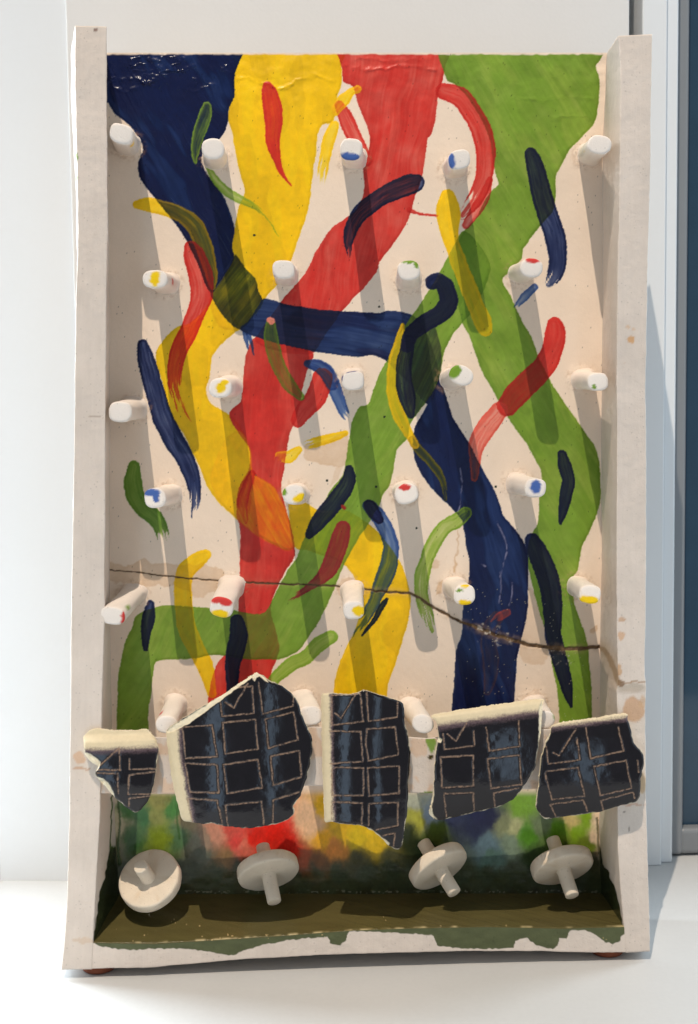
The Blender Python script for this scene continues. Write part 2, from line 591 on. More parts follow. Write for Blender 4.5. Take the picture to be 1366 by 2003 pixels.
# tip u, v; base u, v or None; spots on the tip (x, y, rx, ry, colour); spots on the flank (angle deg, height fraction, size, colour)
PEGS = [
    (238, 262, None, [], [(-30, .80, .5, Yc), (-45, .72, .35, (110, 120, 40))]),
    (417, 291, None, [], []),
    (687, 292, (692, 311), [(0, -.75, .95, .45, Bc)], []),
    (899, 312, None, [(-.75, 0, .38, .8, Bc)], []),
    (1173, 283, None, [], [(205, .72, .45, Yc)]),
    (303, 546, (326, 556), [(0, .05, .42, .85, Yc)], [(0, .55, .5, Rc)]),
    (555, 527, (560, 540), [], []),
    (800, 529, (798, 548), [(.15, .85, .7, .22, Gc), (.75, .4, .2, .4, Gc)], []),
    (1040, 524, (1018, 536), [(.1, .8, .6, .28, Rc)], []),
    (235, 806, (262, 799), [], [(60, .45, .3, (200, 140, 110))]),
    (431, 759, (450, 757), [(.05, .05, .5, .5, Yc), (.4, .5, .4, .35, Yc)], []),
    (691, 745, (689, 742), [(0, .95, .75, .12, Nc), (-.95, .5, .12, .4, Nc)], []),
    (903, 734, (884, 742), [(-.6, .2, .5, .75, Gc)], []),
    (1170, 747, (1140, 742), [(-.35, -.55, .26, .28, Gc)], []),
    (303, 974, (332, 968), [(-.2, .55, .75, .4, Bc), (.1, -.05, .25, .4, Bc)], []),
    (574, 967, (580, 966), [(-.75, .45, .25, .35, Gc), (.55, -.45, .6, .4, Yc)], []),
    (795, 966, (792, 962), [(0, .65, .55, .28, Rc)], []),
    (1048, 955, (1012, 946), [(0, .1, .5, .75, Bc)], []),
    (220, 1205, (260, 1163), [(.95, 0, .25, .8, Rc)], [(30, .75, .5, Gc)]),
    (433, 1189, (453, 1148), [(0, .75, 1., .45, Rc), (0, -.6, .8, .4, Yc)], []),
    (692, 1194, (689, 1156), [(.55, -.1, .7, .55, Yc)], []),
    (909, 1164, (889, 1148), [(.0, -.75, .6, .3, Yc), (-.4, .5, .4, .15, Gc), (.1, .9, .3, .2, Yc)], []),
    (1155, 1163, (1130, 1147), [(0, -.55, .9, .45, Yc)], []),
    (326, 1418, (344, 1376), [], [(150, .8, .5, Rc)]),
    (608, 1400, (592, 1370), [], []),
    (828, 1416, (803, 1382), [], [(-10, .9, .6, Gc)]),
    (1064, 1408, (1042, 1378), [], [(0, .9, .7, Gc)]),
]
_d = -EN
foot = np.array([683 + F * (_d @ RIGHT) / (_d @ LOOK), VH - F * (_d @ UP) / (_d @ LOOK)])



# clay collars, grit and grime where the pegs were luted on
PEG_BASE = []
for i_, (tu_, tv_, b_, _, _) in enumerate(PEGS):
    bb = np.array(b_, float) if b_ else foot + (np.array([tu_, tv_], float) - foot) * (DIST - .5 * HW) / DIST
    PEG_BASE.append(bb)


def peg_grit():
    for i_, bb in enumerate(PEG_BASE):
        w_ = win(bb[0] - 50, bb[0] + 50, bb[1] - 50, bb[1] + 50)
        d_ = np.hypot((U[w_] - bb[0]) / 1.12, V[w_] - bb[1]) + 4 * fbm(U[w_] / 14, V[w_] / 14, i_, 3)
        k_ = np.exp(-((d_ - 27) / 5) ** 2)
        n_ = sstep(-.1, .5, fbm(U[w_] / 5, V[w_] / 5, i_ + 2, 3))
        a_ = (.32 * k_ * n_)[..., None]
        C[w_] = C[w_] * (1 - a_) + lin((178, 140, 104)) * a_
        a_ = (.6 * sstep(34, 24, d_) * sstep(.55, .8, vnoise(U[w_] / 2.4, V[w_] / 2.4, i_)))[..., None]
        C[w_] = C[w_] * (1 - a_ * .5) + lin((120, 96, 74)) * a_ * .5
        H[w_] += 1.6 * np.exp(-((d_ - 22) / 7) ** 2) * (.7 + .5 * fbm(U[w_] / 6, V[w_] / 6, i_, 2))


# ---- the four wide bands
band(YEL, [(462, 70), (668, 70), (668, 130), (668, 165), (660, 186), (657, 220), (650, 240), (632, 244), (622, 262), (618, 300), (612, 340),
           (607, 385), (598, 425), (586, 462), (572, 502), (553, 540), (538, 562), (518, 585), (500, 615), (468, 645), (430, 640), (410, 590),
           (430, 555), (452, 515), (452, 490), (460, 445), (467, 405), (479, 378), (472, 348), (465, 320), (460, 290), (454, 258),
           (446, 235), (448, 212), (456, 170), (460, 130)], label="wide yellow painted band from the top edge", seed=1)
band(YEL, [(415, 588), (395, 612), (372, 632), (348, 640), (325, 660), (308, 685), (306, 710), (318, 745), (327, 790), (340, 820),
           (360, 850), (375, 882), (392, 915), (405, 950), (425, 980), (460, 1012), (478, 1030), (500, 1045), (525, 1060), (560, 1077),
           (577, 1070), (573, 1048), (570, 1025), (552, 988), (535, 955), (502, 930), (492, 905), (488, 880), (480, 850), (460, 820),
           (436, 803), (411, 788), (402, 760), (410, 738), (414, 702), (430, 676), (460, 650), (470, 640), (440, 600)],
     label="yellow painted band curving down the left side", seed=2)
band(YEL, [(565, 980), (600, 984), (622, 998), (680, 1000), (728, 1030), (752, 1055), (772, 1082), (786, 1105), (796, 1135), (803, 1168),
           (800, 1210), (790, 1245), (776, 1290), (765, 1320), (755, 1365), (748, 1450), (640, 1450), (652, 1360), (656, 1330), (665, 1295),
           (680, 1260), (692, 1238), (703, 1200), (701, 1152), (690, 1122), (672, 1103), (640, 1090), (600, 1076), (577, 1068)],
     label="yellow painted band ending behind the shards", seed=3)
band(RED, [(667, 70), (873, 70), (871, 130), (866, 155), (857, 182), (853, 230), (845, 262), (836, 270), (833, 300), (828, 330), (824, 352),
           (812, 385), (800, 428), (784, 456), (760, 490), (742, 512), (736, 532), (710, 565), (688, 588), (668, 610), (640, 650), (612, 690),
           (560, 690), (500, 668), (530, 620), (560, 578), (578, 558), (600, 530), (620, 490), (645, 450), (668, 433), (692, 414), (708, 390),
           (713, 360), (711, 330), (722, 292), (723, 262), (714, 235), (700, 202), (690, 168), (672, 160), (669, 130)],
     alpha=0.98, streak=0.5, ang=100, label="wide red painted band from the top edge", seed=4)
band(RED, [(500, 660), (480, 702), (476, 750), (470, 785), (450, 806), (454, 826), (472, 852), (489, 882), (486, 925), (467, 955), (463, 1010),
           (470, 1030), (470, 1100), (466, 1200), (455, 1260), (424, 1300), (412, 1340), (407, 1390), (420, 1480), (540, 1480),
           (530, 1330), (541, 1290), (546, 1260), (530, 1190), (546, 1140), (570, 1100), (577, 1078), (572, 1040), (551, 962), (556, 915), (562, 875),
           (570, 840), (580, 820), (590, 772), (600, 725), (612, 690), (560, 670)],
     alpha=0.98, streak=0.28, ang=95, label="red painted band down the centre left", seed=5)
band(NAVY, [(195, 70), (461, 70), (459, 150), (459, 186), (447, 214), (446, 236), (437, 262), (420, 282), (398, 295), (394, 316), (405, 340),
            (420, 360), (438, 386), (452, 420), (459, 446), (454, 480), (458, 505), (445, 530), (428, 556), (415, 574), (405, 562), (390, 520),
            (375, 490), (362, 465), (345, 440), (325, 415), (303, 387), (285, 366), (274, 346), (271, 320), (280, 292), (275, 275), (262, 255),
            (244, 236), (224, 222), (212, 202), (195, 190)], op=0.9, streak=0.10, ang=60, label="wide navy painted band from the top edge",
     seed=6, rough=0.25, height=1.4)
band(NAVY, [(478, 522), (500, 546), (507, 570), (513, 588), (505, 606), (490, 626), (467, 645), (440, 622), (415, 585), (412, 572), (430, 552),
            (452, 518), (461, 498)], op=0.0, alpha=0.62, streak=0.5, ang=-55, label="olive knot where navy and yellow bands cross", seed=7, rough=0.35)
band(NAVY, [(505, 600), (516, 584), (560, 595), (620, 605), (700, 610), (745, 612), (760, 607), (800, 614), (830, 640), (860, 735), (838, 790),
            (800, 750), (765, 714), (750, 702), (730, 695), (700, 697), (640, 692), (580, 680), (530, 668), (492, 656), (468, 644), (490, 624)],
     op=0.55, alpha=0.98, streak=0.45, ang=8, label="dark navy painted crossing band", seed=7, rough=0.35)
band(NAVY, [(855, 725), (864, 748), (875, 780), (885, 815), (905, 845), (925, 880), (945, 920), (962, 950), (978, 985), (983, 1006), (1000, 1026),
            (1016, 1046), (1028, 1068), (1033, 1100), (1033, 1150), (1032, 1190), (1027, 1225), (1015, 1270), (1011, 1300), (1008, 1340),
            (1003, 1400), (1000, 1480), (872, 1480), (883, 1395), (888, 1350), (890, 1300), (893, 1272), (903, 1240), (905, 1200), (910, 1170),
            (917, 1130), (918, 1095), (912, 1065), (908, 1038), (905, 1018), (890, 1001), (865, 976), (845, 955), (825, 930), (814, 905),
            (808, 875), (808, 850), (816, 828), (838, 788)], op=0.8, alpha=0.97, streak=0.16, ang=75,
     label="navy painted band down the right centre", seed=8, rough=0.30, height=1.3)
band(GRN, [(875, 70), (1176, 70), (1178, 112), (1166, 128), (1173, 155), (1171, 205), (1165, 236), (1150, 256), (1115, 292), (1100, 320), (1088, 345),
           (1087, 380), (1080, 415), (1050, 450), (1024, 488), (1020, 507), (1000, 530), (982, 547), (1000, 580), (1015, 615), (1040, 660),
           (1055, 700), (1080, 750), (1100, 780), (1130, 825), (1155, 860), (1170, 890), (1175, 938), (1175, 975), (1165, 1015), (1145, 1055),
           (1137, 1078), (1130, 1114), (1120, 1132), (1122, 1170), (1130, 1200), (1147, 1250), (1156, 1325), (1158, 1400), (1158, 1480),
           (1100, 1480), (1094, 1400), (1090, 1350), (1080, 1300), (1072, 1250), (1060, 1210), (1045, 1160), (1035, 1115), (1032, 1070),
           (1042, 1040), (1052, 1025), (1055, 975), (1060, 926), (1047, 900), (1025, 860), (1000, 825), (965, 765), (945, 730), (932, 695),
           (920, 660), (905, 632), (890, 560), (890, 490), (910, 450), (930, 430), (945, 400), (960, 376), (975, 360), (970, 342), (965, 318),
           (960, 280), (950, 250), (935, 220), (915, 190), (890, 165), (872, 150)],
     op=0.8, alpha=0.98, streak=0.26, ang=60, label="wide green painted band from the top edge", seed=9)
band(GRN, [(910, 452), (960, 520), (930, 600), (905, 632), (890, 650), (870, 686), (860, 740), (835, 785), (805, 825), (795, 860), (776, 880),
           (770, 915), (762, 950), (750, 966), (741, 990), (720, 1025), (700, 1055), (675, 1100), (660, 1135), (640, 1185), (615, 1230),
           (587, 1270), (552, 1289), (520, 1290), (475, 1289), (425, 1281), (385, 1287), (320, 1291), (302, 1302), (297, 1350), (290, 1400),
           (285, 1480), (232, 1480), (230, 1400), (231, 1335), (237, 1290), (247, 1250), (260, 1225), (265, 1206), (285, 1194), (325, 1185),
           (400, 1188), (460, 1195), (516, 1199), (548, 1142), (580, 1090), (595, 1055), (620, 1005), (650, 956), (670, 930), (676, 908),
           (682, 862), (690, 825), (703, 796), (720, 790), (735, 752), (745, 725), (760, 700), (775, 665), (800, 626), (818, 602), (845, 560),
           (875, 505)], op=0.55, alpha=0.97, streak=0.26, ang=-60, label="green painted band looping to the lower left", seed=10)

# ---- brush strokes on top
stroke(YEL, [(655, 245, 9), (645, 270, 12), (637, 300, 11), (632, 335, 10), (628, 370, 8), (622, 405, 5)], op=.6, alpha=.8, dry=.75, tail=.15, seed=1, label="faded dry yellow brush stroke")
stroke(LGRN, [(405, 207, 9), (402, 225, 13), (394, 248, 13), (385, 278, 11), (382, 303, 7), (383, 318, 3)], op=.75, alpha=.85, streak=.5, seed=2, label="green brush stroke on navy band")
stroke(LGRN, [(402, 318, 3), (420, 350, 7), (445, 376, 9), (475, 393, 8), (500, 406, 5), (520, 425, 3), (535, 445, 2.5), (546, 463, 1)], op=.55, alpha=.9, streak=.5, dry=.55, tail=.1, seed=3, label="thin dry green brush stroke")
stroke(RED, [(524, 169, 9), (528, 185, 16), (533, 210, 19), (536, 240, 17), (534, 275, 14), (540, 305, 9), (547, 328, 6), (558, 348, 3), (570, 363, 1)], op=.75, alpha=1., streak=.25, seed=4, label="red tapering brush stroke on yellow")
stroke(RED, [(664, 205, 9), (676, 228, 14), (688, 258, 15), (703, 285, 14), (718, 315, 10)], op=.6, alpha=.92, streak=.35, seed=5, label="red side brush stroke")
stroke(YEL, [(700, 174, 8), (686, 180, 7), (674, 193, 12), (661, 210, 11), (658, 222, 5)], op=.55, alpha=.95, streak=.3, seed=6, label="small yellow brush dab")
stroke(RED, [(800, 411, 5), (812, 416, 3), (830, 420, 2), (856, 422, 2)], op=.5, alpha=.8, streak=.4, seed=6, label="thin red paint line")
stroke(YEL, [(268, 400, 8), (290, 400, 14), (320, 407, 14), (355, 420, 15), (380, 440, 17), (395, 470, 17), (407, 505, 15), (415, 540, 11), (417, 562, 6)], op=.22, alpha=.95, streak=.3, seed=7, label="yellow brush stroke curling over navy")
stroke(RED, [(374, 484, 14), (382, 505, 22), (393, 540, 24), (395, 575, 22), (384, 612, 18), (368, 650, 17), (352, 682, 17), (343, 718, 15), (343, 757, 13), (355, 800, 9), (372, 830, 5), (386, 846, 2)], op=.25, alpha=.96, streak=.35, dry=.65, tail=.45, seed=8, label="long red brush stroke on the left")
stroke(NAVY, [(280, 674, 10), (285, 700, 16), (295, 735, 18), (307, 780, 19), (320, 820, 20), (340, 860, 20), (360, 893, 18), (375, 928, 16), (381, 962, 12), (381, 985, 9), (377, 1012, 2)], op=.45, alpha=.95, streak=.38, dry=.6, tail=.72, seed=9, label="long navy brush stroke on the left")
stroke(lin((84, 120, 36)), [(262, 912, 11), (260, 940, 17), (265, 970, 18), (282, 995, 17), (305, 1015, 16), (317, 1040, 13), (322, 1078, 9)], op=.3, alpha=.97, streak=.2, dry=.75, tail=.6, seed=10, label="olive green brush stroke by the left wall")
stroke(YEL, [(403, 1084, 10), (382, 1100, 16), (362, 1120, 17), (357, 1150, 17), (360, 1185, 18), (365, 1225, 18), (382, 1265, 17), (400, 1300, 16), (410, 1335, 12), (415, 1358, 8)], op=.3, alpha=.95, streak=.2, seed=11, label="yellow brush stroke over green")
stroke(NAVY, [(295, 1180, 7), (291, 1210, 13), (285, 1245, 9), (286, 1270, 5)], op=.45, alpha=.92, streak=.35, seed=12, label="dark brush dab on green band")
stroke(NAVY, [(464, 1215, 13), (467, 1240, 18), (462, 1270, 18), (455, 1300, 15), (455, 1335, 12), (452, 1360, 8)], op=.45, alpha=.92, streak=.25, seed=13, label="navy brush stroke over green and red")
stroke(LGRN, [(648, 1246, 13), (625, 1260, 15), (600, 1285, 14), (570, 1300, 14), (545, 1320, 12), (530, 1340, 10)], op=.5, alpha=.95, streak=.3, seed=14, label="green brush stroke above the shards")
stroke(BLUE, [(602, 711, 8), (620, 715, 12), (640, 730, 15), (652, 755, 14), (665, 785, 12), (675, 810, 9), (690, 826, 3)], op=.35, alpha=.95, streak=.4, dry=.6, tail=.7, seed=15, label="small blue brush stroke")
stroke(RED, [(631, 740, 20), (618, 778, 20), (597, 802, 18), (583, 822, 14)], op=.6, alpha=.92, streak=.2, seed=16, label="red brush tail")
stroke(BLUE, [(606, 712, 8), (622, 716, 11), (640, 731, 13), (650, 752, 12)], op=.35, alpha=.8, streak=.3, seed=15, label="dark blue brush tip")
stroke(GRN, [(529, 636, 10), (530, 655, 14), (536, 688, 15), (548, 722, 14), (566, 752, 13), (588, 776, 8)], op=.45, alpha=.85, streak=.3, seed=17, label="green brush stroke over red")
stroke(lin((222, 130, 110)), [(528, 626, 6), (531, 628, 7)], op=.9, alpha=.9, streak=.1, seed=17, label="pale pink paint dab")
for k, q in enumerate(([(478, 650, 4), (482, 668, 4), (486, 682, 1)], [(486, 654, 4), (492, 672, 3), (497, 694, 1)])):
    stroke(BLUE, q, op=.3, alpha=.85, streak=.5, seed=18 + k, label="thin blue paint drip")
stroke(YEL, [(676, 847, 5), (650, 856, 9), (620, 865, 10), (592, 873, 7)], op=.6, alpha=.95, streak=.4, dry=.5, tail=.5, seed=20, label="faded yellow smear")
stroke(YEL, [(584, 880, 8), (566, 893, 12), (548, 893, 10), (542, 905, 6)], op=.6, alpha=.85, streak=.5, dry=.5, tail=.3, seed=21, label="small faded yellow smear")
stroke(RED, [(492, 930, 9), (480, 960, 14), (476, 990, 14), (478, 1015, 8)], op=.3, alpha=.6, streak=.6, seed=22, label="translucent red brush stroke over yellow")
stroke(NAVY, [(683, 917, 8), (682, 940, 14), (665, 970, 17), (640, 1000, 17), (620, 1025, 15), (605, 1046, 8)], op=.45, alpha=.95, streak=.35, seed=23, label="dark green brush stroke on green band")
stroke(lin((150, 40, 44)), [(671, 1033, 14), (665, 1055, 18), (655, 1085, 18), (645, 1110, 17), (630, 1130, 12), (600, 1152, 7), (565, 1174, 3)], op=.65, alpha=.92, streak=.25, dry=.5, tail=.7, seed=24, label="dark red brush stroke on green band")
stroke(lin((150, 40, 30)), [(671, 991, 3.5), (674, 994, 3.5)], op=.8, seed=24, label="tiny red paint spot")
stroke(BLUE, [(722, 990, 13), (740, 1010, 15), (755, 1035, 15), (765, 1065, 15), (762, 1100, 17), (752, 1130, 17), (737, 1165, 12), (720, 1200, 11), (700, 1232, 6), (692, 1246, 2)], op=.35, alpha=.97, streak=.4, dry=.45, tail=.55, seed=25, label="blue brush stroke over yellow")
stroke(NAVY, [(722, 988, 11), (728, 998, 13), (742, 1016, 9)], op=.3, alpha=.85, streak=.3, seed=25, label="navy brush tip")
stroke(NAVY, [(757, 1172, 3), (747, 1185, 6), (735, 1210, 5), (708, 1243, 2)], op=.45, alpha=.85, streak=.4, seed=26, label="thin dark brush line over yellow")
stroke(LGRN, [(911, 1004, 13), (895, 1018, 15), (870, 1032, 14), (850, 1060, 15), (835, 1095, 14), (825, 1130, 14), (825, 1165, 13), (835, 1200, 12), (846, 1234, 5)], op=.55, alpha=.96, streak=.45, dry=.35, tail=.3, seed=27, label="green hooked brush stroke beside navy")
stroke(RED, [(868, 178, 16), (900, 190, 20), (922, 217, 20), (940, 250, 20), (950, 290, 20), (949, 330, 17), (942, 365, 17), (926, 395, 15), (905, 422, 8)], op=.55, alpha=.95, streak=.3, dry=.35, tail=.5, seed=28, label="red curved brush stroke beside green")
stroke(RED, [(958, 352, 6), (948, 385, 11), (932, 410, 12), (912, 440, 8)], op=.4, alpha=.65, streak=.3, seed=29, label="brown red brush stroke on green")
stroke(YEL, [(875, 384, 14), (877, 410, 23), (878, 440, 20), (884, 475, 14), (896, 510, 16), (911, 548, 16), (930, 595, 16), (945, 630, 17), (949, 644, 14)], op=.45, alpha=.95, streak=.2, seed=30, label="yellow brush stroke running onto green")
stroke(NAVY, [(815, 357, 16), (797, 362, 20), (766, 375, 18), (736, 392, 17), (706, 416, 17), (688, 446, 13), (682, 475, 9), (684, 503, 2)], op=.45, alpha=.86, streak=.5, dry=.4, tail=.7, seed=31, label="navy brush stroke over red")
stroke(NAVY, [(1039, 300, 12), (1046, 322, 17), (1055, 360, 19), (1065, 400, 20), (1077, 435, 20), (1089, 475, 20), (1092, 510, 17), (1085, 538, 15), (1074, 556, 7)], op=.45, alpha=.95, streak=.36, dry=.5, tail=.8, seed=32, label="navy brush stroke off the green band")
stroke(BLUE, [(1046, 562, 7), (1026, 582, 8), (1008, 601, 3)], op=.35, alpha=.85, streak=.5, dry=.5, tail=.2, seed=33, label="short dry blue brush dab")
stroke(YEL, [(788, 636, 4), (782, 665, 9), (772, 700, 11), (767, 740, 11), (770, 780, 12), (783, 815, 13), (800, 850, 9), (812, 870, 8)], op=.65, alpha=.95, streak=.2, seed=34, label="yellow crescent brush stroke")
stroke(lin((190, 160, 20)), [(806, 860, 8), (818, 878, 9), (836, 896, 9), (855, 920, 8), (867, 945, 6), (872, 978, 3)], op=.35, alpha=.75, streak=.5, dry=.4, tail=.5, seed=34, label="olive brush tail over navy")
band(NAVY, [(800, 690), (822, 655), (850, 640), (864, 690), (862, 735), (845, 772), (822, 800), (806, 818), (792, 785), (790, 730)], op=.2, alpha=.42, streak=.5, ang=-65,
     label="dark green patch where green crosses navy", seed=13, soft=1.5)
stroke(NAVY, [(846, 552, 14), (857, 547, 14), (872, 562, 17), (878, 590, 18), (863, 613, 18), (832, 632, 17), (806, 652, 15), (796, 676, 13)], op=.5, alpha=.97, streak=.15, seed=35, label="navy hooked brush stroke")
stroke(NAVY, [(800, 668, 12), (792, 705, 15), (790, 745, 16), (798, 780, 16), (804, 812, 7)], op=.45, alpha=.8, streak=.5, seed=36, label="dark green brush stroke under navy hook")
stroke(RED, [(1085, 634, 14), (1087, 652, 20), (1080, 686, 21), (1065, 716, 22), (1040, 742, 23), (1012, 770, 23), (993, 794, 20)], op=.45, alpha=.95, streak=.2, seed=37, label="red brush stroke crossing green")
stroke(lin((222, 92, 76)), [(978, 803, 17), (952, 835, 19), (933, 870, 16), (930, 902, 11), (928, 935, 7)], op=.25, alpha=.93, streak=.4, seed=38, label="pale red brush tail")
stroke(NAVY, [(1100, 889, 9), (1105, 910, 13), (1112, 940, 13), (1107, 972, 12), (1101, 1005, 8), (1096, 1024, 3)], op=.45, alpha=.93, streak=.35, seed=39, label="dark brush stroke on right green band")
stroke(NAVY, [(1041, 1056, 14), (1050, 1077, 20), (1065, 1112, 21), (1077, 1150, 21), (1082, 1200, 18), (1082, 1240, 16), (1092, 1280, 15), (1105, 1325, 14), (1112, 1360, 9), (1117, 1382, 3)], op=.45, alpha=.97, streak=.25, dry=.3, tail=.8, seed=40, label="long dark navy brush stroke on right green band")
stroke(lin((150, 70, 66)), [(972, 1208, 13), (957, 1230, 13), (955, 1260, 15), (960, 1290, 16), (960, 1320, 14), (954, 1352, 8)], op=.5, alpha=.45, streak=.45, seed=41, label="dark red brush stroke on navy")
stroke(lin((205, 66, 56)), [(992, 1199, 8), (975, 1207, 8), (964, 1216, 4)], op=.8, alpha=.75, streak=.2, edge=0, dry=.5, tail=.3, seed=42, label="red brush tip on navy")

# yellow showing on the lower red (brushed over it)
band(YEL, [(470, 842), (490, 880), (496, 925), (535, 953), (556, 990), (572, 1040), (577, 1070), (560, 1077), (525, 1061), (500, 1046), (460, 1012), (425, 976), (412, 930), (440, 860)],
     op=.55, alpha=.90, streak=.85, ang=62, soft=2.5, label="yellow band brushed over the red band", seed=12)
stroke(RED, [(494, 925, 6), (482, 955, 10), (474, 985, 11), (478, 1018, 7)], op=.35, alpha=.7, streak=.5, dry=.4, tail=.2, seed=22, label="red brush marks over yellow")

# ---- murky glaze that pooled at the foot of the panel
CT = [(206, 1560, 205, 190, 170), (228, 1610, 180, 170, 140), (226, 1660, 120, 120, 90), (250, 1580, 62, 105, 50), (255, 1640, 60, 98, 52), (285, 1600, 58, 100, 60),
      (310, 1570, 128, 128, 72), (308, 1600, 125, 130, 70), (320, 1640, 118, 136, 40), (340, 1585, 70, 120, 60), (347, 1640, 80, 112, 76),
      (366, 1600, 138, 124, 92), (380, 1650, 118, 118, 100), (400, 1640, 140, 118, 98), (395, 1672, 82, 88, 74), (425, 1628, 192, 132, 106),
      (448, 1615, 200, 75, 60), (470, 1650, 205, 60, 50), (478, 1655, 208, 112, 92), (500, 1640, 215, 45, 35), (540, 1600, 220, 40, 30), (540, 1630, 218, 40, 30),
      (565, 1655, 205, 40, 32), (595, 1682, 160, 75, 40), (440, 1682, 130, 100, 62), (600, 1590, 210, 172, 136), (612, 1618, 215, 175, 136),
      (626, 1580, 222, 172, 20), (632, 1640, 212, 155, 25), (652, 1662, 196, 124, 52), (620, 1692, 115, 74, 42), (670, 1620, 196, 156, 22),
      (700, 1640, 192, 165, 20), (736, 1650, 206, 170, 20), (672, 1600, 210, 165, 20), (720, 1620, 205, 170, 20), (760, 1672, 92, 88, 40), (700, 1682, 62, 62, 36), (800, 1640, 42, 52, 32),
      (816, 1600, 155, 155, 60), (812, 1570, 165, 170, 152), (840, 1590, 124, 140, 156), (852, 1625, 72, 88, 36), (830, 1660, 30, 42, 26),
      (880, 1600, 40, 46, 74), (930, 1620, 30, 36, 64), (960, 1600, 28, 31, 60), (940, 1590, 28, 31, 62), (990, 1616, 118, 124, 90), (1006, 1620, 164, 166, 120),
      (1002, 1650, 112, 130, 108), (955, 1652, 84, 106, 116), (960, 1682, 70, 98, 88), (1020, 1580, 108, 148, 45), (1032, 1630, 80, 132, 40),
      (1062, 1612, 108, 124, 92), (1090, 1620, 86, 132, 30), (1110, 1605, 200, 180, 116), (1130, 1630, 122, 158, 35), (1150, 1600, 126, 162, 40), (1140, 1570, 120, 155, 40), (1090, 1575, 110, 150, 40),
      (1150, 1655, 100, 118, 30), (1172, 1600, 226, 202, 172), (1176, 1640, 216, 192, 162), (1180, 1672, 150, 130, 100), (1040, 1682, 50, 66, 40), (1100, 1672, 62, 82, 32), (1165, 1692, 60, 60, 36)]
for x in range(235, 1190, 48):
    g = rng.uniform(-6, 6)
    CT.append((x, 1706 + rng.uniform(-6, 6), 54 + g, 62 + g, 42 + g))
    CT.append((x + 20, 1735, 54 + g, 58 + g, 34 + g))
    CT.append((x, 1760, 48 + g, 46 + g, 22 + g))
w = win(U0, U1, 1535, V1)
uu = U[w] + 13 * fbm(U[w] / 24, V[w] / 30, 1, 5) + 1.5 * vnoise(U[w] / 4, V[w] / 4, 3)
vv = V[w] + 13 * fbm(U[w] / 22, V[w] / 34, 2, 5) + 1.5 * vnoise(U[w] / 4, V[w] / 4, 4)
acc = np.zeros(uu.shape + (3,), np.float32)
ws = np.zeros(uu.shape, np.float32)
for (cx, cy, r_, g_, b_) in CT:
    k = 1.0 / ((uu - cx) ** 2 * 1.2 + (vv - cy) ** 2 + 36.0) ** 2.4
    acc += k[..., None] * lin((r_, g_, b_), 1.15)
    ws += k
pool = acc / ws[..., None]
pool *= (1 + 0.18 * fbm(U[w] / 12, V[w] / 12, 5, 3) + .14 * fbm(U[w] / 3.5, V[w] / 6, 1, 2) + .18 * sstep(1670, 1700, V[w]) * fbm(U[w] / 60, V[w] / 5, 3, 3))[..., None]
k = sstep(1540, 1560, V[w])
C[w] = C[w] * (1 - k[..., None]) + pool * k[..., None]
R[w] = R[w] * (1 - k) + 0.13 * k
H[w] += k * (.7 * fbm(U[w] / 34, V[w] / 26, 2, 2))
# runs of green glaze, crusty specks along the seam with the tray
for q, c_ in (([(219, 1550), (217, 1600), (219, 1660)], (52, 84, 36)), ([(232, 1560), (235, 1610), (231, 1650), (234, 1690)], (44, 78, 34)), ([(352, 1560), (346, 1600), (352, 1640)], (60, 98, 44)),
              ([(1168, 1600), (1170, 1650), (1176, 1690)], (64, 70, 34))):
    dd = seg_dist(WU[w], WV[w], np.array(q, float))
    kk = (sstep(3.2, 1.0, dd) * .8)[..., None]
    C[w] = C[w] * (1 - kk) + lin(c_) * kk
    H[w] += 1.2 * kk[..., 0]
kk = sstep(4, 1, np.abs(V[w] - 1744 - 2 * fbm(U[w] / 30, V[w] / 30, 2))) * sstep(.35, .6, vnoise(U[w] / 4, V[w] / 3, 5)) * .5
C[w] = C[w] * (1 - kk[..., None]) + lin((150, 145, 120)) * kk[..., None]
STROKES.append(("glaze_wash", "murky pooled glaze wash at panel foot"))
OWN[w][V[w] > 1548] = len(STROKES)

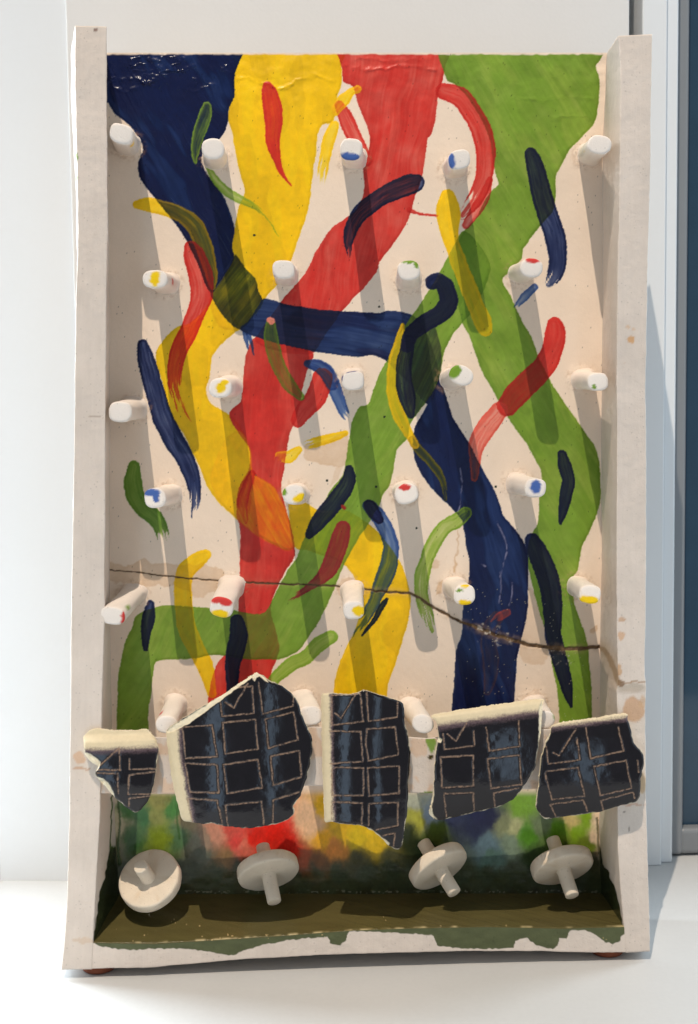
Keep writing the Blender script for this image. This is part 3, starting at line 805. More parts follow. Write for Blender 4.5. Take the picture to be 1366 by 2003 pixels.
# ---- lumpy thick navy glaze near the top, small blisters
w = win(200, 470, 103, 200)
ridge = (1 - np.abs(fbm(U[w] / 17, V[w] / 13, 3, 2)) * 3.0) * sstep(.0, .4, fbm(U[w] / 40, V[w] / 26, 6, 2))
kk = sstep(470, 430, U[w]) * sstep(190, 160, V[w]) * sstep(100, 112, V[w])
H[w] += kk * np.clip(ridge, 0, 1) ** 2 * 1.8 + kk * 1.2 * fbm(U[w] / 30, V[w] / 22, 5, 2)
R[w] = R[w] * (1 - kk * 0.6) + 0.2 * kk * .6
w = win(470, 1190, 103, 240)
H[w] += sstep(235, 150, V[w]) * 1.1 * fbm(U[w] / 34, V[w] / 20, 6, 2)
for q, hgt_ in (([(466, 150), (505, 158), (548, 172), (580, 160), (612, 150), (655, 160)], 2.0), ([(676, 128), (730, 138), (790, 128), (852, 138)], 2.2), ([(700, 112), (760, 118), (840, 114)], 1.2),
                ([(1000, 190), (1060, 196), (1120, 190), (1160, 196)], 1.2), ([(1080, 232), (1120, 226), (1150, 230)], 1.6), ([(240, 158), (262, 150), (285, 162), (300, 156)], 2.6),
                ([(225, 172), (252, 178), (270, 170)], 2.0), ([(310, 128), (340, 138), (380, 130)], 1.6), ([(350, 170), (385, 178), (420, 168)], 1.4)):
    q = np.array(q, float)
    w = win(q[:, 0].min() - 16, q[:, 0].max() + 16, q[:, 1].min() - 16, q[:, 1].max() + 16)
    dd = seg_dist(WU[w] + 5 * fbm(U[w] / 16, V[w] / 16, 2, 2), WV[w] + 5 * fbm(U[w] / 16, V[w] / 16, 4, 2), catmull(q, 5))
    kk = np.exp(-(dd / 3.6) ** 2) * np.clip(.55 + .7 * fbm(U[w] / 14, V[w] / 14, 5, 2), 0, 1.2)
    H[w] += hgt_ * kk
    R[w] = R[w] * (1 - .6 * np.clip(kk, 0, 1)) + .18 * .6 * np.clip(kk, 0, 1)
# thin cream lip along the top where the paint stops
k = sstep(108.0, 105.0, V + 1.5 * vnoise(U / 9, V / 9, 2))[..., None]
C[:] = C * (1 - k) + CREAM * k

# ---- specks, dust and pinholes
sp = rng.random(C.shape[:2])
nb = fbm(U / 90, V / 90, 6, 2)
d = (sp > 0.9991) & (V < 1560)
for dj, di in ((0, 0), (0, 1)):
    m = np.roll(np.roll(d, di, 0), dj, 1)
    C[m] *= 0.45
lite = (sp < 0.004) & (((U > 900) & (U < 1170) & (V > 1150) & (V < 1420) & (OWN > 0)))
C[lite] = C[lite] * .5 + lin((190, 185, 160)) * .5
for px, py, r_ in ((640, 940, 2), (815, 1033, 2), (970, 952, 2.2), (752, 815, 2), (736, 952, 2), (498, 460, 2.4), (742, 600, 2)):
    m = (U - px) ** 2 + (V - py) ** 2 < r_ ** 2 * 1.3
    C[m] = lin((30, 45, 30))
# crusty scars on the navy band
for q in ([(972, 1020), (985, 1050), (992, 1075), (985, 1105), (978, 1130)], [(900, 915), (904, 945), (900, 990), (896, 1000)], [(1003, 1140), (1000, 1170), (996, 1185)],
          [(978, 1120), (980, 1150), (976, 1180)], [(942, 1103), (950, 1108)]):
    q = np.array(q, float)
    w = win(q[:, 0].min() - 6, q[:, 0].max() + 6, q[:, 1].min() - 6, q[:, 1].max() + 6)
    dd = seg_dist(WU[w], WV[w], catmull(q, 4))
    k = sstep(2.2, .3, dd) * np.clip(.45 + .5 * vnoise(U[w] / 5, V[w] / 5, 2), 0, 1)
    C[w] = C[w] * (1 - k[..., None]) + lin((120, 120, 150)) * k[..., None]
    H[w] += 0.8 * k

# ---- the crack
CR = [(205, 1113), (217, 1115), (275, 1120), (325, 1127), (375, 1132), (425, 1135), (500, 1140), (575, 1143), (625, 1145), (677, 1147)]
CR2 = [(706, 1152), (740, 1157), (800, 1160), (822, 1170), (845, 1187), (870, 1200), (900, 1215), (945, 1233), (970, 1243), (1000, 1251),
       (1030, 1260), (1075, 1267), (1120, 1270), (1175, 1265), (1198, 1285)]
for q, w0, w1, dep in ((CR, 1.2, 1.9, 1.2), (CR2, 1.9, 4.0, 1.8)):
    q = np.array(q, float)
    w = win(q[:, 0].min() - 12, q[:, 0].max() + 12, q[:, 1].min() - 14, q[:, 1].max() + 14)
    dd = seg_dist(U[w] + 2.2 * fbm(U[w] / 12, V[w] / 12, 1, 3), V[w] + 2.2 * fbm(U[w] / 10, V[w] / 10, 2, 3), q)
    wd = np.interp(U[w], q[:, 0], np.linspace(w0, w1, len(q)))
    k = sstep(wd + 0.9, wd - 0.9, dd)
    fil = lin((72, 52, 35)) * (1 + .35 * fbm(U[w] / 6, V[w] / 6, 4))[..., None]
    C[w] = C[w] * (1 - k[..., None]) + fil * k[..., None]
    R[w] = R[w] * (1 - k) + .8 * k
    H[w] -= dep * k
    k2 = sstep(wd + 11, wd, dd) * .35 * np.clip(.5 + fbm(U[w] / 9, V[w] / 9, 7), 0, 1) * (w1 / 4.0)
    C[w] = C[w] * (1 - k2[..., None]) + lin((170, 140, 105)) * k2[..., None]
    m = k > .5
    if q is not None:
        o_ = OWN[w]
        o_[m] = 0
# pale grout crumbs on the crack
w = win(935, 1120, 1218, 1300)
k = sstep(.25, .6, fbm(U[w] / 7, V[w] / 7, 3, 3)) * sstep(26, 8, seg_dist(U[w], V[w], [(945, 1236), (985, 1246)]))
k += sstep(.3, .6, fbm(U[w] / 5, V[w] / 5, 5, 3)) * sstep(24, 6, seg_dist(U[w], V[w], [(1075, 1280), (1110, 1283)])) * .7
C[w] = C[w] * (1 - np.clip(k, 0, 1)[..., None]) + lin((178, 168, 156)) * np.clip(k, 0, 1)[..., None]

peg_grit()
# ---- little slumped fillets and grit where pegs join the panel (geometry below)
PX = P(U, V, H)
# normals from the relief
du = np.gradient(PX, axis=1)
dv = np.gradient(PX, axis=0)
NRM = np.cross(dv, du)
NRM /= np.linalg.norm(NRM, axis=-1, keepdims=True)
if NRM[NV // 2, NU // 2] @ EN < 0:
    NRM = -NRM
COL = np.concatenate([np.clip(C, 0.002, 1), R[..., None]], -1).reshape(-1, 4)
PXf, NRMf = PX.reshape(-1, 3), NRM.reshape(-1, 3)
FC = grid_faces(NV, NU)[:, ::-1]
own = OWN[:-1, :-1].ravel()


def sub(name, ids, parent, label=None):
    f = FC[ids]
    vi, inv = np.unique(f, return_inverse=True)
    return mk(name, PXf[vi], inv.reshape(f.shape), M_PAINT, parent, COL[vi], normals=NRMf[vi], label=label)


panel = sub("back_panel", own == 0, board, "cream clay back panel with a brown repaired crack")
for k, (nm, lb) in enumerate(STROKES):
    ids = own == k + 1
    if ids.sum() > 6:
        sub(nm, ids, panel, lb)
# the slab behind the painted face
q = [(200, 104.5), (1198, 104.5), (1198, 1800), (200, 1800)]
vv_ = np.array([P(a, b, -3) for a, b in q] + [P(a, b, -30) for a, b in q])
mk("panel_slab", vv_, [[0, 1, 2, 3], [7, 6, 5, 4], [0, 4, 5, 1], [1, 5, 6, 2], [2, 6, 7, 3], [3, 7, 4, 0]], M_CLAY, board,
   cols=np.tile(np.append(CREAM, .8), (8, 1)), smooth=False)


# ------------------------------------------------------- lofted clay members
def loft(name, corners, nrow, nside, rad, paint, parent, bumpy=0.8, seed=0, caps=True, label=None, vary=True):
    """corners: list of 4 polylines (u,v,h) each resampled to nrow; ring goes round the 4 corners.
    paint(u,v,h,side) -> rgb, rough"""
    cs = []
    for c in corners:
        c = np.asarray(c, float)
        L = np.concatenate([[0], np.cumsum(np.linalg.norm(np.diff(c, axis=0), axis=1))])
        t = np.linspace(0, L[-1], nrow)
        cs.append(np.stack([np.interp(t, L, c[:, i]) for i in range(3)], 1))
    ring, side = [], []
    n = len(cs)
    for k in range(n):
        a, b, c = cs[k], cs[(k + 1) % n], cs[(k + 2) % n]
        Lab = np.linalg.norm(b - a, axis=1, keepdims=True)
        Lbc = np.linalg.norm(c - b, axis=1, keepdims=True)
        r1, r2 = np.minimum(rad, Lab * .4), np.minimum(rad, Lbc * .4)
        s0 = a + (b - a) / Lab * r1
        s1 = b - (b - a) / Lab * r1
        s2 = b + (c - b) / Lbc * r2
        for t in np.linspace(0, 1, nside[k]):
            ring.append(s0 + (s1 - s0) * t)
            side.append(k)
        for t in (.25, .5, .75):
            ring.append((1 - t) ** 2 * s1 + 2 * t * (1 - t) * b + t * t * s2)
            side.append(k)
    G = np.stack(ring, 1)                         # rows, ring, 3
    nr, nc = G.shape[:2]
    Pw = P(G[..., 0], G[..., 1], G[..., 2])
    da = np.gradient(Pw, axis=0)
    db = np.roll(Pw, -1, 1) - np.roll(Pw, 1, 1)
    Nn = np.cross(da, db)
    Nn /= np.linalg.norm(Nn, axis=-1, keepdims=True) + 1e-12
    cen = Pw.mean(1, keepdims=True)
    if ((Pw - cen) * Nn).sum() < 0:
        Nn = -Nn
        flip = True
    else:
        flip = False
    q = Pw / S
    dsp = bumpy * (fbm(q[..., 0] / 70 + q[..., 1] / 45, q[..., 2] / 70, seed, 3) + .35 * fbm(q[..., 0] / 9 + q[..., 1] / 7, q[..., 2] / 9, seed + 1, 2))
    Pw = Pw + Nn * (dsp * S)[..., None]
    rgb, rough = paint(G[..., 0], G[..., 1], G[..., 2], np.broadcast_to(np.array(side), (nr, nc)))
    cols = np.concatenate([np.clip(rgb, .002, 1), rough[..., None]], -1).reshape(-1, 4)
    verts = Pw.reshape(-1, 3)
    f = grid_faces(nr, nc, True)
    if not flip:
        f = f[:, ::-1]
    faces = [f]
    if caps:
        c0, c1 = Pw[0].mean(0), Pw[-1].mean(0)
        i0 = len(verts)
        verts = np.concatenate([verts, [c0, c1]])
        cols = np.concatenate([cols, [cols[0]], [cols[-1]]])
        j = np.arange(nc)
        j2 = (j + 1) % nc
        t0 = np.stack([np.full(nc, i0), j, j2], 1)
        t1 = np.stack([np.full(nc, i0 + 1), (nr - 1) * nc + j2, (nr - 1) * nc + j], 1)
        if flip:
            t0, t1 = t0[:, ::-1], t1[:, ::-1]
        faces.append(np.concatenate([t0[:, ::-1], t1[:, ::-1]]) if False else np.concatenate([t0, t1]))
    return mk(name, verts, faces, M_CLAY, parent, cols, label=label)


OLIVE = lin((86, 79, 47))
LIPGRN = lin((84, 90, 62))
DARKG = lin((46, 54, 34))


def clay_base(u, v, seed):
    t = 1 + .08 * fbm(u / 45, v / 60, seed, 4) + .03 * fbm(u / 2.5, v / 60, seed + 2, 2)
    return BISQUE * t[..., None]


def blob(rgb, u, v, cx, cy, rx, ry, col, a, seed=0):
    d = np.hypot((u + 5 * fbm(u / 12, v / 12, seed) - cx) / rx, (v + 5 * fbm(u / 12, v / 12, seed + 1) - cy) / ry)
    k = (sstep(1.1, .85, d) * a)[..., None]
    return rgb * (1 - k) + col * k


# -- left wall: corners OF, IF, IB, OB
OFl = [(147, 50, HW), (148, 200, HW), (151, 330, HW), (152, 480, HW), (147, 700, HW), (145, 880, HW), (143, 1000, HW), (140, 1200, HW), (138, 1400, HW),
       (136, 1600, HW), (131, 1780, HW), (126, 1850, HW), (120, 1897, HW)]
IFl = [(209, 52, HW), (208, 110, HW), (210, 300, HW), (211, 450, HW), (208, 600, HW), (206, 900, HW), (205, 1200, HW), (201, 1330, HW), (199, 1400, HW), (196, 1600, HW),
       (190, 1700, HW), (185, 1780, HW), (182, 1840, HW), (180, 1896, HW)]
IBl = [(206, 104, -4), (209, 300, -4), (216, 600, -4), (216, 900, -4), (216, 1150, -4), (219, 1400, -4), (224, 1560, -4), (230, 1690, -4), (236, 1752, -4), (232, 1830, -4)]
OBl = [(139, 104, -30), (140, 200, -30), (147, 330, -30), (152, 500, -30), (152, 900, -30), (152, 1400, -30), (154, 1700, -30), (152, 1815, -30)]


def paint_left(u, v, h, side):
    rgb = clay_base(u, v, 1)
    rough = np.full(u.shape, .8)
    rgb = blob(rgb, u, v, 156, 1482, 12, 13, lin((206, 170, 140)), .8 * (side == 0))
    rgb = blob(rgb, u, v, 160, 1503, 20, 3, lin((190, 150, 120)), .7 * (side == 0))
    rgb = blob(rgb, u, v, 165, 1840, 22, 4, lin((205, 180, 155)), .6 * (side == 0))
    rgb = blob(rgb, u, v, 151, 306, 3, 9, lin((110, 150, 60)), .8)
    rgb = blob(rgb, u, v, 149, 350, 3, 5, lin((110, 150, 90)), .7)
    rgb = blob(rgb, u, v, 189, 57, 3, 5, lin((110, 80, 70)), .8)
    rgb = blob(rgb, u, v, 189, 816, 18, 2, lin((150, 130, 115)), .6 * (side == 0))
    ub = np.interp(v, [1500, 1560, 1665, 1720, 1745, 1780, 1838, 1900], [240, 217.5, 213, 205, 196, 190, 183, 190]) + 1.5 * vnoise(v / 9, u / 9, 2)
    k = sstep(-1, 1, u - ub) * ((side == 1) | (side == 2)) * sstep(1545, 1555, v)
    thin = sstep(2.5, 1.0, np.abs(u - ub - 1.5))
    k = np.where(v < 1655, k * thin, k)
    g = np.where((v < 1660)[..., None], lin((70, 92, 45)), DARKG) * (1 + .25 * fbm(u / 10, v / 10, 3))[..., None]
    rgb = rgb * (1 - k[..., None]) + g * k[..., None]
    # paint line that just wraps the front edge
    return rgb, rough * (1 - k) + .18 * k


loft("side_wall", [OFl, IFl, IBl, OBl], 620, (22, 34, 5, 12), 2.2, paint_left, board, 1.6, 1, label="left clay side wall of the board")

# -- right wall
OFr = [(1276, 67, HW), (1274, 200, HW), (1271, 400, HW), (1267, 550, HW), (1265, 660, HW), (1264, 800, HW), (1265, 1000, HW), (1264, 1180, HW), (1262, 1320, HW), (1264, 1345, HW),
       (1263, 1380, HW), (1264, 1550, HW), (1267, 1650, HW), (1271, 1780, HW), (1272, 1861, HW)]
IFr = [(1210, 70, HW), (1215, 130, HW), (1213, 300, HW), (1210, 480, HW), (1206, 700, HW), (1207, 850, HW), (1206, 1100, HW), (1207, 1250, HW), (1210, 1332, HW), (1207, 1350, HW),
       (1208, 1400, HW), (1207, 1550, HW), (1209, 1650, HW), (1214, 1740, HW), (1221, 1812, HW), (1224, 1864, HW)]
IBr = [(1186, 106, -4), (1177, 300, -4), (1178, 600, -4), (1176, 800, -4), (1176, 1100, -4), (1173, 1300, -4), (1174, 1500, -4), (1170, 1620, -4), (1176, 1752, -4), (1180, 1830, -4)]
OBr = [(1240, 106, -30), (1236, 400, -30), (1232, 800, -30), (1230, 1300, -30), (1232, 1600, -30), (1236, 1815, -30)]


def paint_right(u, v, h, side):
    rgb = clay_base(u, v, 4)
    rough = np.full(u.shape, .8)
    f = side == 0
    s3 = (side == 0) | (side == 3)
    for cx, cy, rx, ry, c, a in ((1235, 665, 7, 8, (200, 150, 95), .8), (1229, 640, 6, 4, (205, 165, 120), .5), (1240, 643, 4, 3, (205, 165, 120), .4),
                                 (1218, 1212, 7, 5, (190, 150, 115), .7), (1216, 1244, 8, 9, (205, 165, 130), .8), (1212, 1312, 7, 12, (190, 150, 110), .8),
                                 (1240, 1388, 22, 24, (195, 155, 120), .8), (1234, 1345, 30, 9, (172, 160, 145), .75), (1232, 1352, 26, 6, (190, 175, 160), .6),
                                 (1258, 1372, 8, 14, (200, 165, 130), .6), (1240, 1334, 30, 2.5, (150, 115, 80), .7), (1256, 1530, 8, 22, (190, 160, 120), .7),
                                 (1235, 1574, 34, 2.2, (190, 140, 110), .6), (1215, 1338, 8, 5, (120, 90, 65), .8), (1216, 712, 10, 1.6, (190, 165, 140), .6),
                                 (1232, 1622, 2, 5, (90, 70, 60), .7), (1222, 1588, 2, 3, (90, 70, 60), .7)):
        rgb = blob(rgb, u, v, cx, cy, rx, ry, lin(c), a * s3, 3)
    inn = (side == 1) | (side == 2) | (side == 0)
    dcr = seg_dist(u + 2 * fbm(u / 8, v / 8, 2), v, [(1165, 1266), (1180, 1270), (1192, 1285), (1202, 1310), (1211, 1336)])
    k = sstep(7, 3, dcr) * .75 * inn
    rgb = rgb * (1 - k[..., None]) + lin((140, 112, 82)) * k[..., None]
    k = sstep(26, 4, dcr) * .4 * ((side == 1) | (side == 2))
    rgb = rgb * (1 - k[..., None]) + lin((190, 160, 125)) * k[..., None]
    ub = np.interp(v, [1600, 1640, 1690, 1705, 1750, 1790, 1812, 1830], [1150, 1170, 1180, 1191, 1207, 1215, 1221, 1224]) + 2.0 * vnoise(v / 9, u / 9, 2)
    k = sstep(1, -1, u - ub) * ((side == 1) | (side == 2)) * sstep(1640, 1660, v)
    g = DARKG * (1 + .25 * fbm(u / 10, v / 10, 3))[..., None]
    rgb = rgb * (1 - k[..., None]) + g * k[..., None]
    return rgb, rough * (1 - k) + .18 * k


loft("side_wall", [OFr, IFr, IBr, OBr], 620, (22, 36, 5, 10), 2.2, paint_right, board, 1.6, 5, label="right clay side wall with tan glue stains and repair")

# -- bottom tray ledge: FB (floor back), FF (floor front), LB (lip bottom), BB
ffx = [176, 300, 420, 560, 690, 800, 950, 1100, 1226]
ffy = [1843, 1845, 1838, 1829, 1819, 1815, 1812, 1815, 1812]
lbx = [176, 300, 480, 690, 900, 1050, 1180, 1228]
lby = [1896, 1892, 1876, 1866, 1861, 1861, 1864, 1863]
DR = np.array([(176, 1840), (183, 1845), (200, 1852), (230, 1857), (270, 1858), (300, 1855), (350, 1855), (400, 1860), (440, 1868), (455, 1869), (470, 1862), (520, 1847), (560, 1840),
               (600, 1835), (640, 1834), (648, 1845), (665, 1849), (676, 1840), (684, 1822), (740, 1823), (800, 1826), (850, 1830), (858, 1850), (900, 1855), (960, 1856),
               (1003, 1855), (1008, 1840), (1030, 1834), (1050, 1850), (1080, 1857), (1090, 1850), (1093, 1835), (1108, 1836), (1115, 1820), (1150, 1820), (1170, 1832),
               (1185, 1842), (1200, 1847), (1212, 1840), (1222, 1822), (1230, 1815)], float)
uu_ = np.linspace(177, 1226, 60)
FBc = [(u_, 1746, -4) for u_ in np.linspace(222, 1182, 60)]
FFc = [(u_, np.interp(u_, ffx, ffy), HW - .7) for u_ in uu_]
LBc = [(u_, np.interp(u_, lbx, lby), HW - .7) for u_ in uu_]
BBc = [(u_, 1815, -30) for u_ in np.linspace(222, 1182, 60)]


def paint_ledge(u, v, h, side):
    rgb = clay_base(u, v, 6)
    rough = np.full(u.shape, .8)
    dr = np.interp(u + 2.5 * vnoise(u / 7, v / 7, 1), DR[:, 0], DR[:, 1]) + 1.5 * vnoise(u / 6, v / 6, 2)
    floor = (side == 0) | (side == 3)
    k = np.where(floor, 1.0, sstep(1, -1, v - dr) * (side == 1))
    fl = OLIVE * (1 + .13 * fbm(u / 60, v / 7, 3, 3))[..., None]
    lp = LIPGRN * (1 + .18 * fbm(u / 22, v / 12, 5, 3))[..., None]
    mixk = sstep(1808, 1835, v)[..., None] * 0 + (side == 1)[..., None] * 1.0
    g = fl * (1 - mixk) + lp * mixk
    # small scratches and chips in the glaze
    sc_ = (vnoise(u / 5, v / 3, 4) + .6 * vnoise(u / 2.3, v / 2.3, 7)) * sstep(.2, .5, fbm(u / 60, v / 25, 2))
    ch = sstep(.78, .9, sc_)
    g = g * (1 - ch[..., None] * .7) + lin((205, 180, 130)) * ch[..., None] * .7
    ed = sstep(2.8, .6, np.abs(v - np.interp(u, ffx, ffy) + 1)) * sstep(-.05, .35, fbm(u / 30, v / 30, 3, 3)) * .55  # highlight painted along the floor's front edge, partly worn glaze
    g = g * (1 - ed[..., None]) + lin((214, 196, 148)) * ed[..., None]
    rgb = rgb * (1 - k[..., None]) + g * k[..., None]
    bl = sstep(1.1, .4, np.hypot((u - 460) / 180, (v - 1872) / 5)) * 0
    return rgb, rough * (1 - k) + np.where(side == 1, .30, .2) * k


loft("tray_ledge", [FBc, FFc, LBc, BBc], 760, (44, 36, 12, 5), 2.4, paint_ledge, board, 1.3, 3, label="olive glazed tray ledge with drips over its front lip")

# -- crossbar that carries the shards
cbx = np.linspace(198, 1216, 50)
ctop = np.interp(cbx, [198, 330, 610, 830, 1050, 1216], [1440, 1441, 1420, 1444, 1425, 1430])
cbot = np.interp(cbx, [198, 330, 610, 830, 1050, 1216], [1552, 1553, 1537, 1553, 1543, 1545])


def paint_bar(u, v, h, side):
    rgb = clay_base(u, v, 2) * 1.03
    n = sstep(-.05, .08, fbm(u / 26, v / 40, 5, 3))
    k = (n * .6 * (side == 0))[..., None]
    rgb = rgb * (1 - k) + lin((215, 180, 148)) * k
    rgb = blob(rgb, u, v, 843, 1440, 9, 32, lin((112, 150, 40)), .9 * (side == 0))
    rgb = blob(rgb, u, v, 843, 1481, 6.5, 6.5, lin((70, 60, 25)), 1.0 * (side == 0))
    rgb = blob(rgb, u, v, 836, 1551, 14, 3, lin((112, 140, 50)), .8)
    return rgb, np.full(u.shape, .75)


loft("crossbar", [[(a, b, HW - 1.5) for a, b in zip(cbx, ctop)], [(a, b, HW - 1.5) for a, b in zip(cbx, cbot)],
                  [(a, b - 3, HW - 30) for a, b in zip(cbx, cbot)], [(a, b + 3, HW - 30) for a, b in zip(cbx, ctop)]],
     340, (36, 8, 8, 8), 3.0, paint_bar, board, 1.2, 2, label="clay crossbar behind the shards")

# ------------------------------------------------------------------- pegs
def peg(i, tip, base, spots, flank):
    r = np.random.default_rng(100 + i)
    tip = np.array(tip, float)
    hl = HW * r.uniform(.93, 1.02)
    if base is None:
        base = foot + (tip - foot) * (DIST - .5 * hl) / DIST
    base = np.array(base, float)
    A_ = P(base[0], base[1], -3)
    B_ = P(tip[0], tip[1], hl)
    ax = B_ - A_
    L = np.linalg.norm(ax)
    ax /= L
    ex = EX - ax * (EX @ ax)
    ex /= np.linalg.norm(ex)
    ey = np.cross(ax, ex)
    if ey @ EY < 0:
        ey = -ey
    sgn = 1 if np.cross(ex, ey) @ ax > 0 else -1
    rx, ry = r.uniform(21.5, 24.5) * .92, r.uniform(18.5, 21) * .92
    rot = r.uniform(-.25, .25)
    nseg = 40
    th = np.arange(nseg) / nseg * 2 * math.pi
    pw = 2 / r.uniform(2.15, 2.9)
    cx_ = np.sign(np.cos(th)) * np.abs(np.cos(th)) ** pw
    cy_ = np.sign(np.sin(th)) * np.abs(np.sin(th)) ** pw
    sx, sy = rx * cx_, ry * cy_
    px = sx * math.cos(rot) - sy * math.sin(rot)
    py = sx * math.sin(rot) + sy * math.cos(rot)
    prof = [(0, 1.35), (.02, 1.2), (.05, 1.08), (.09, 1.02), (.2, 1.0), (.35, 1.0), (.5, .99), (.65, .985), (.8, .98), (.9, .98), (.955, .98), (.982, .97), (.994, .93), (1.0, .87)]
    cap = [.7, .55, .4, .25, .1]
    V_, Cc = [], []
    base_rgb = PEGW * r.uniform(.93, 1.0)
    for t, k in prof:
        wob = 1 + .03 * np.sin(th * 2 + t * 3 + i) + .035 * vnoise(np.cos(th) * 1.4 + t * 5 + i, np.sin(th) * 1.4 + t * 3, i) + .015 * vnoise(np.cos(th) * 5 + t * 11, np.sin(th) * 5 + i, i + 1)
        V_.append(A_ + ax * (t * L) + S * k * ((px * wob)[:, None] * ex + (py * wob)[:, None] * ey))
        c = np.tile(base_rgb, (nseg, 1)) * (1 + .06 * vnoise(np.cos(th) * 2 + t * 6, np.sin(th) * 2 + i, i))[:, None]
        c = c * (1 - .25 * sstep(.12, .0, t)) + lin((196, 160, 126)) * .25 * sstep(.12, .0, t)
        for ang, hf, sz, col in flank:
            d = np.hypot(((np.degrees(th) - ang + 180) % 360 - 180) / 45 / sz, (t - hf) / .16 / sz)
            kk = sstep(1.15, .7, d)[:, None]
            c = c * (1 - kk) + lin(col) * kk
        Cc.append(c)
    for k in cap:
        V_.append(A_ + ax * (L * (1.0 + .003 * (1 - k))) + S * k * (px[:, None] * ex + py[:, None] * ey))
        Cc.append(np.tile(base_rgb * 1.06, (nseg, 1)))
    G = np.stack(V_)
    Cg = np.stack(Cc)
    for j, k in list(enumerate([c for _, c in prof] + cap))[len(prof) - 3:]:
        X, Y = k * cx_, k * cy_
        X = X + .12 * vnoise(X * 3, Y * 3, i)
        Y = Y + .12 * vnoise(X * 3 + 9, Y * 3, i + 1)
        for (a, b, ra, rb, col) in spots:
            d = np.hypot((X - a) / ra, (Y - b) / rb)
            kk = sstep(1.15, .8, d)[:, None]
            Cg[j] = Cg[j] * (1 - kk) + lin(col) * kk
    nr = len(G)
    verts = np.concatenate([G.reshape(-1, 3), [A_ + ax * (L * 1.003)]])
    cc = np.concatenate([Cg.reshape(-1, 3), [Cg[-1].mean(0)]])
    cols = np.concatenate([cc, np.full((len(cc), 1), .55)], 1)
    f = grid_faces(nr, nseg, True)
    j = np.arange(nseg)
    t1 = np.stack([(nr - 1) * nseg + j, (nr - 1) * nseg + (j + 1) % nseg, np.full(nseg, nr * nseg)], 1)
    if sgn < 0:
        f, t1 = f[:, ::-1], t1[:, ::-1]
    mk("peg", verts, [f, t1], M_CLAY, board, cols)


for i, (tu, tv, b_, sp_, fl_) in enumerate(PEGS):
    peg(i, (tu, tv), b_, sp_, fl_)


# ------------------------------------------------------------------- feet
def lathe(profile, nseg, center, axis, ref=(0, 0, 1)):
    axis = np.array(axis, float)
    axis /= np.linalg.norm(axis)
    ref = np.array(ref, float)
    e1 = np.cross(ref, axis)
    if np.linalg.norm(e1) < 1e-3:
        e1 = np.array([1.0, 0, 0])
    e1 /= np.linalg.norm(e1)
    e2 = np.cross(axis, e1)
    th = np.arange(nseg) / nseg * 2 * math.pi
    rows = []
    for z, r in profile:
        rows.append(np.asarray(center) + axis * z + r * (np.cos(th)[:, None] * e1 + np.sin(th)[:, None] * e2))
    G = np.stack(rows)
    f = grid_faces(len(rows), nseg, True)
    return G, f


for (fu, fv) in ((190, 1892), (1203, 1863)):
    c = P(fu - 4, fv, HW)
    zt = c[2] + 0.0012
    c = c - EN * (47 * S)
    prof = [(0.0, 0.0001), (0.0, .010), (.0006, .0122), (.002, .0128), (zt - .002, .0128), (zt - .0005, .0124), (zt, .012), (zt, .0001)]
    G, f = lathe(prof, 36, (c[0], c[1], 0.0), (0, 0, 1), (0, 1, 0))
    mk("foot", G.reshape(-1, 3), f, M_RUBBER, board)

# ------------------------------------------------------------------- shards
BLK = lin((19, 16, 21))
LINE = lin((146, 119, 98))
RIM = lin((212, 196, 162))
CHIP = lin((226, 214, 186))


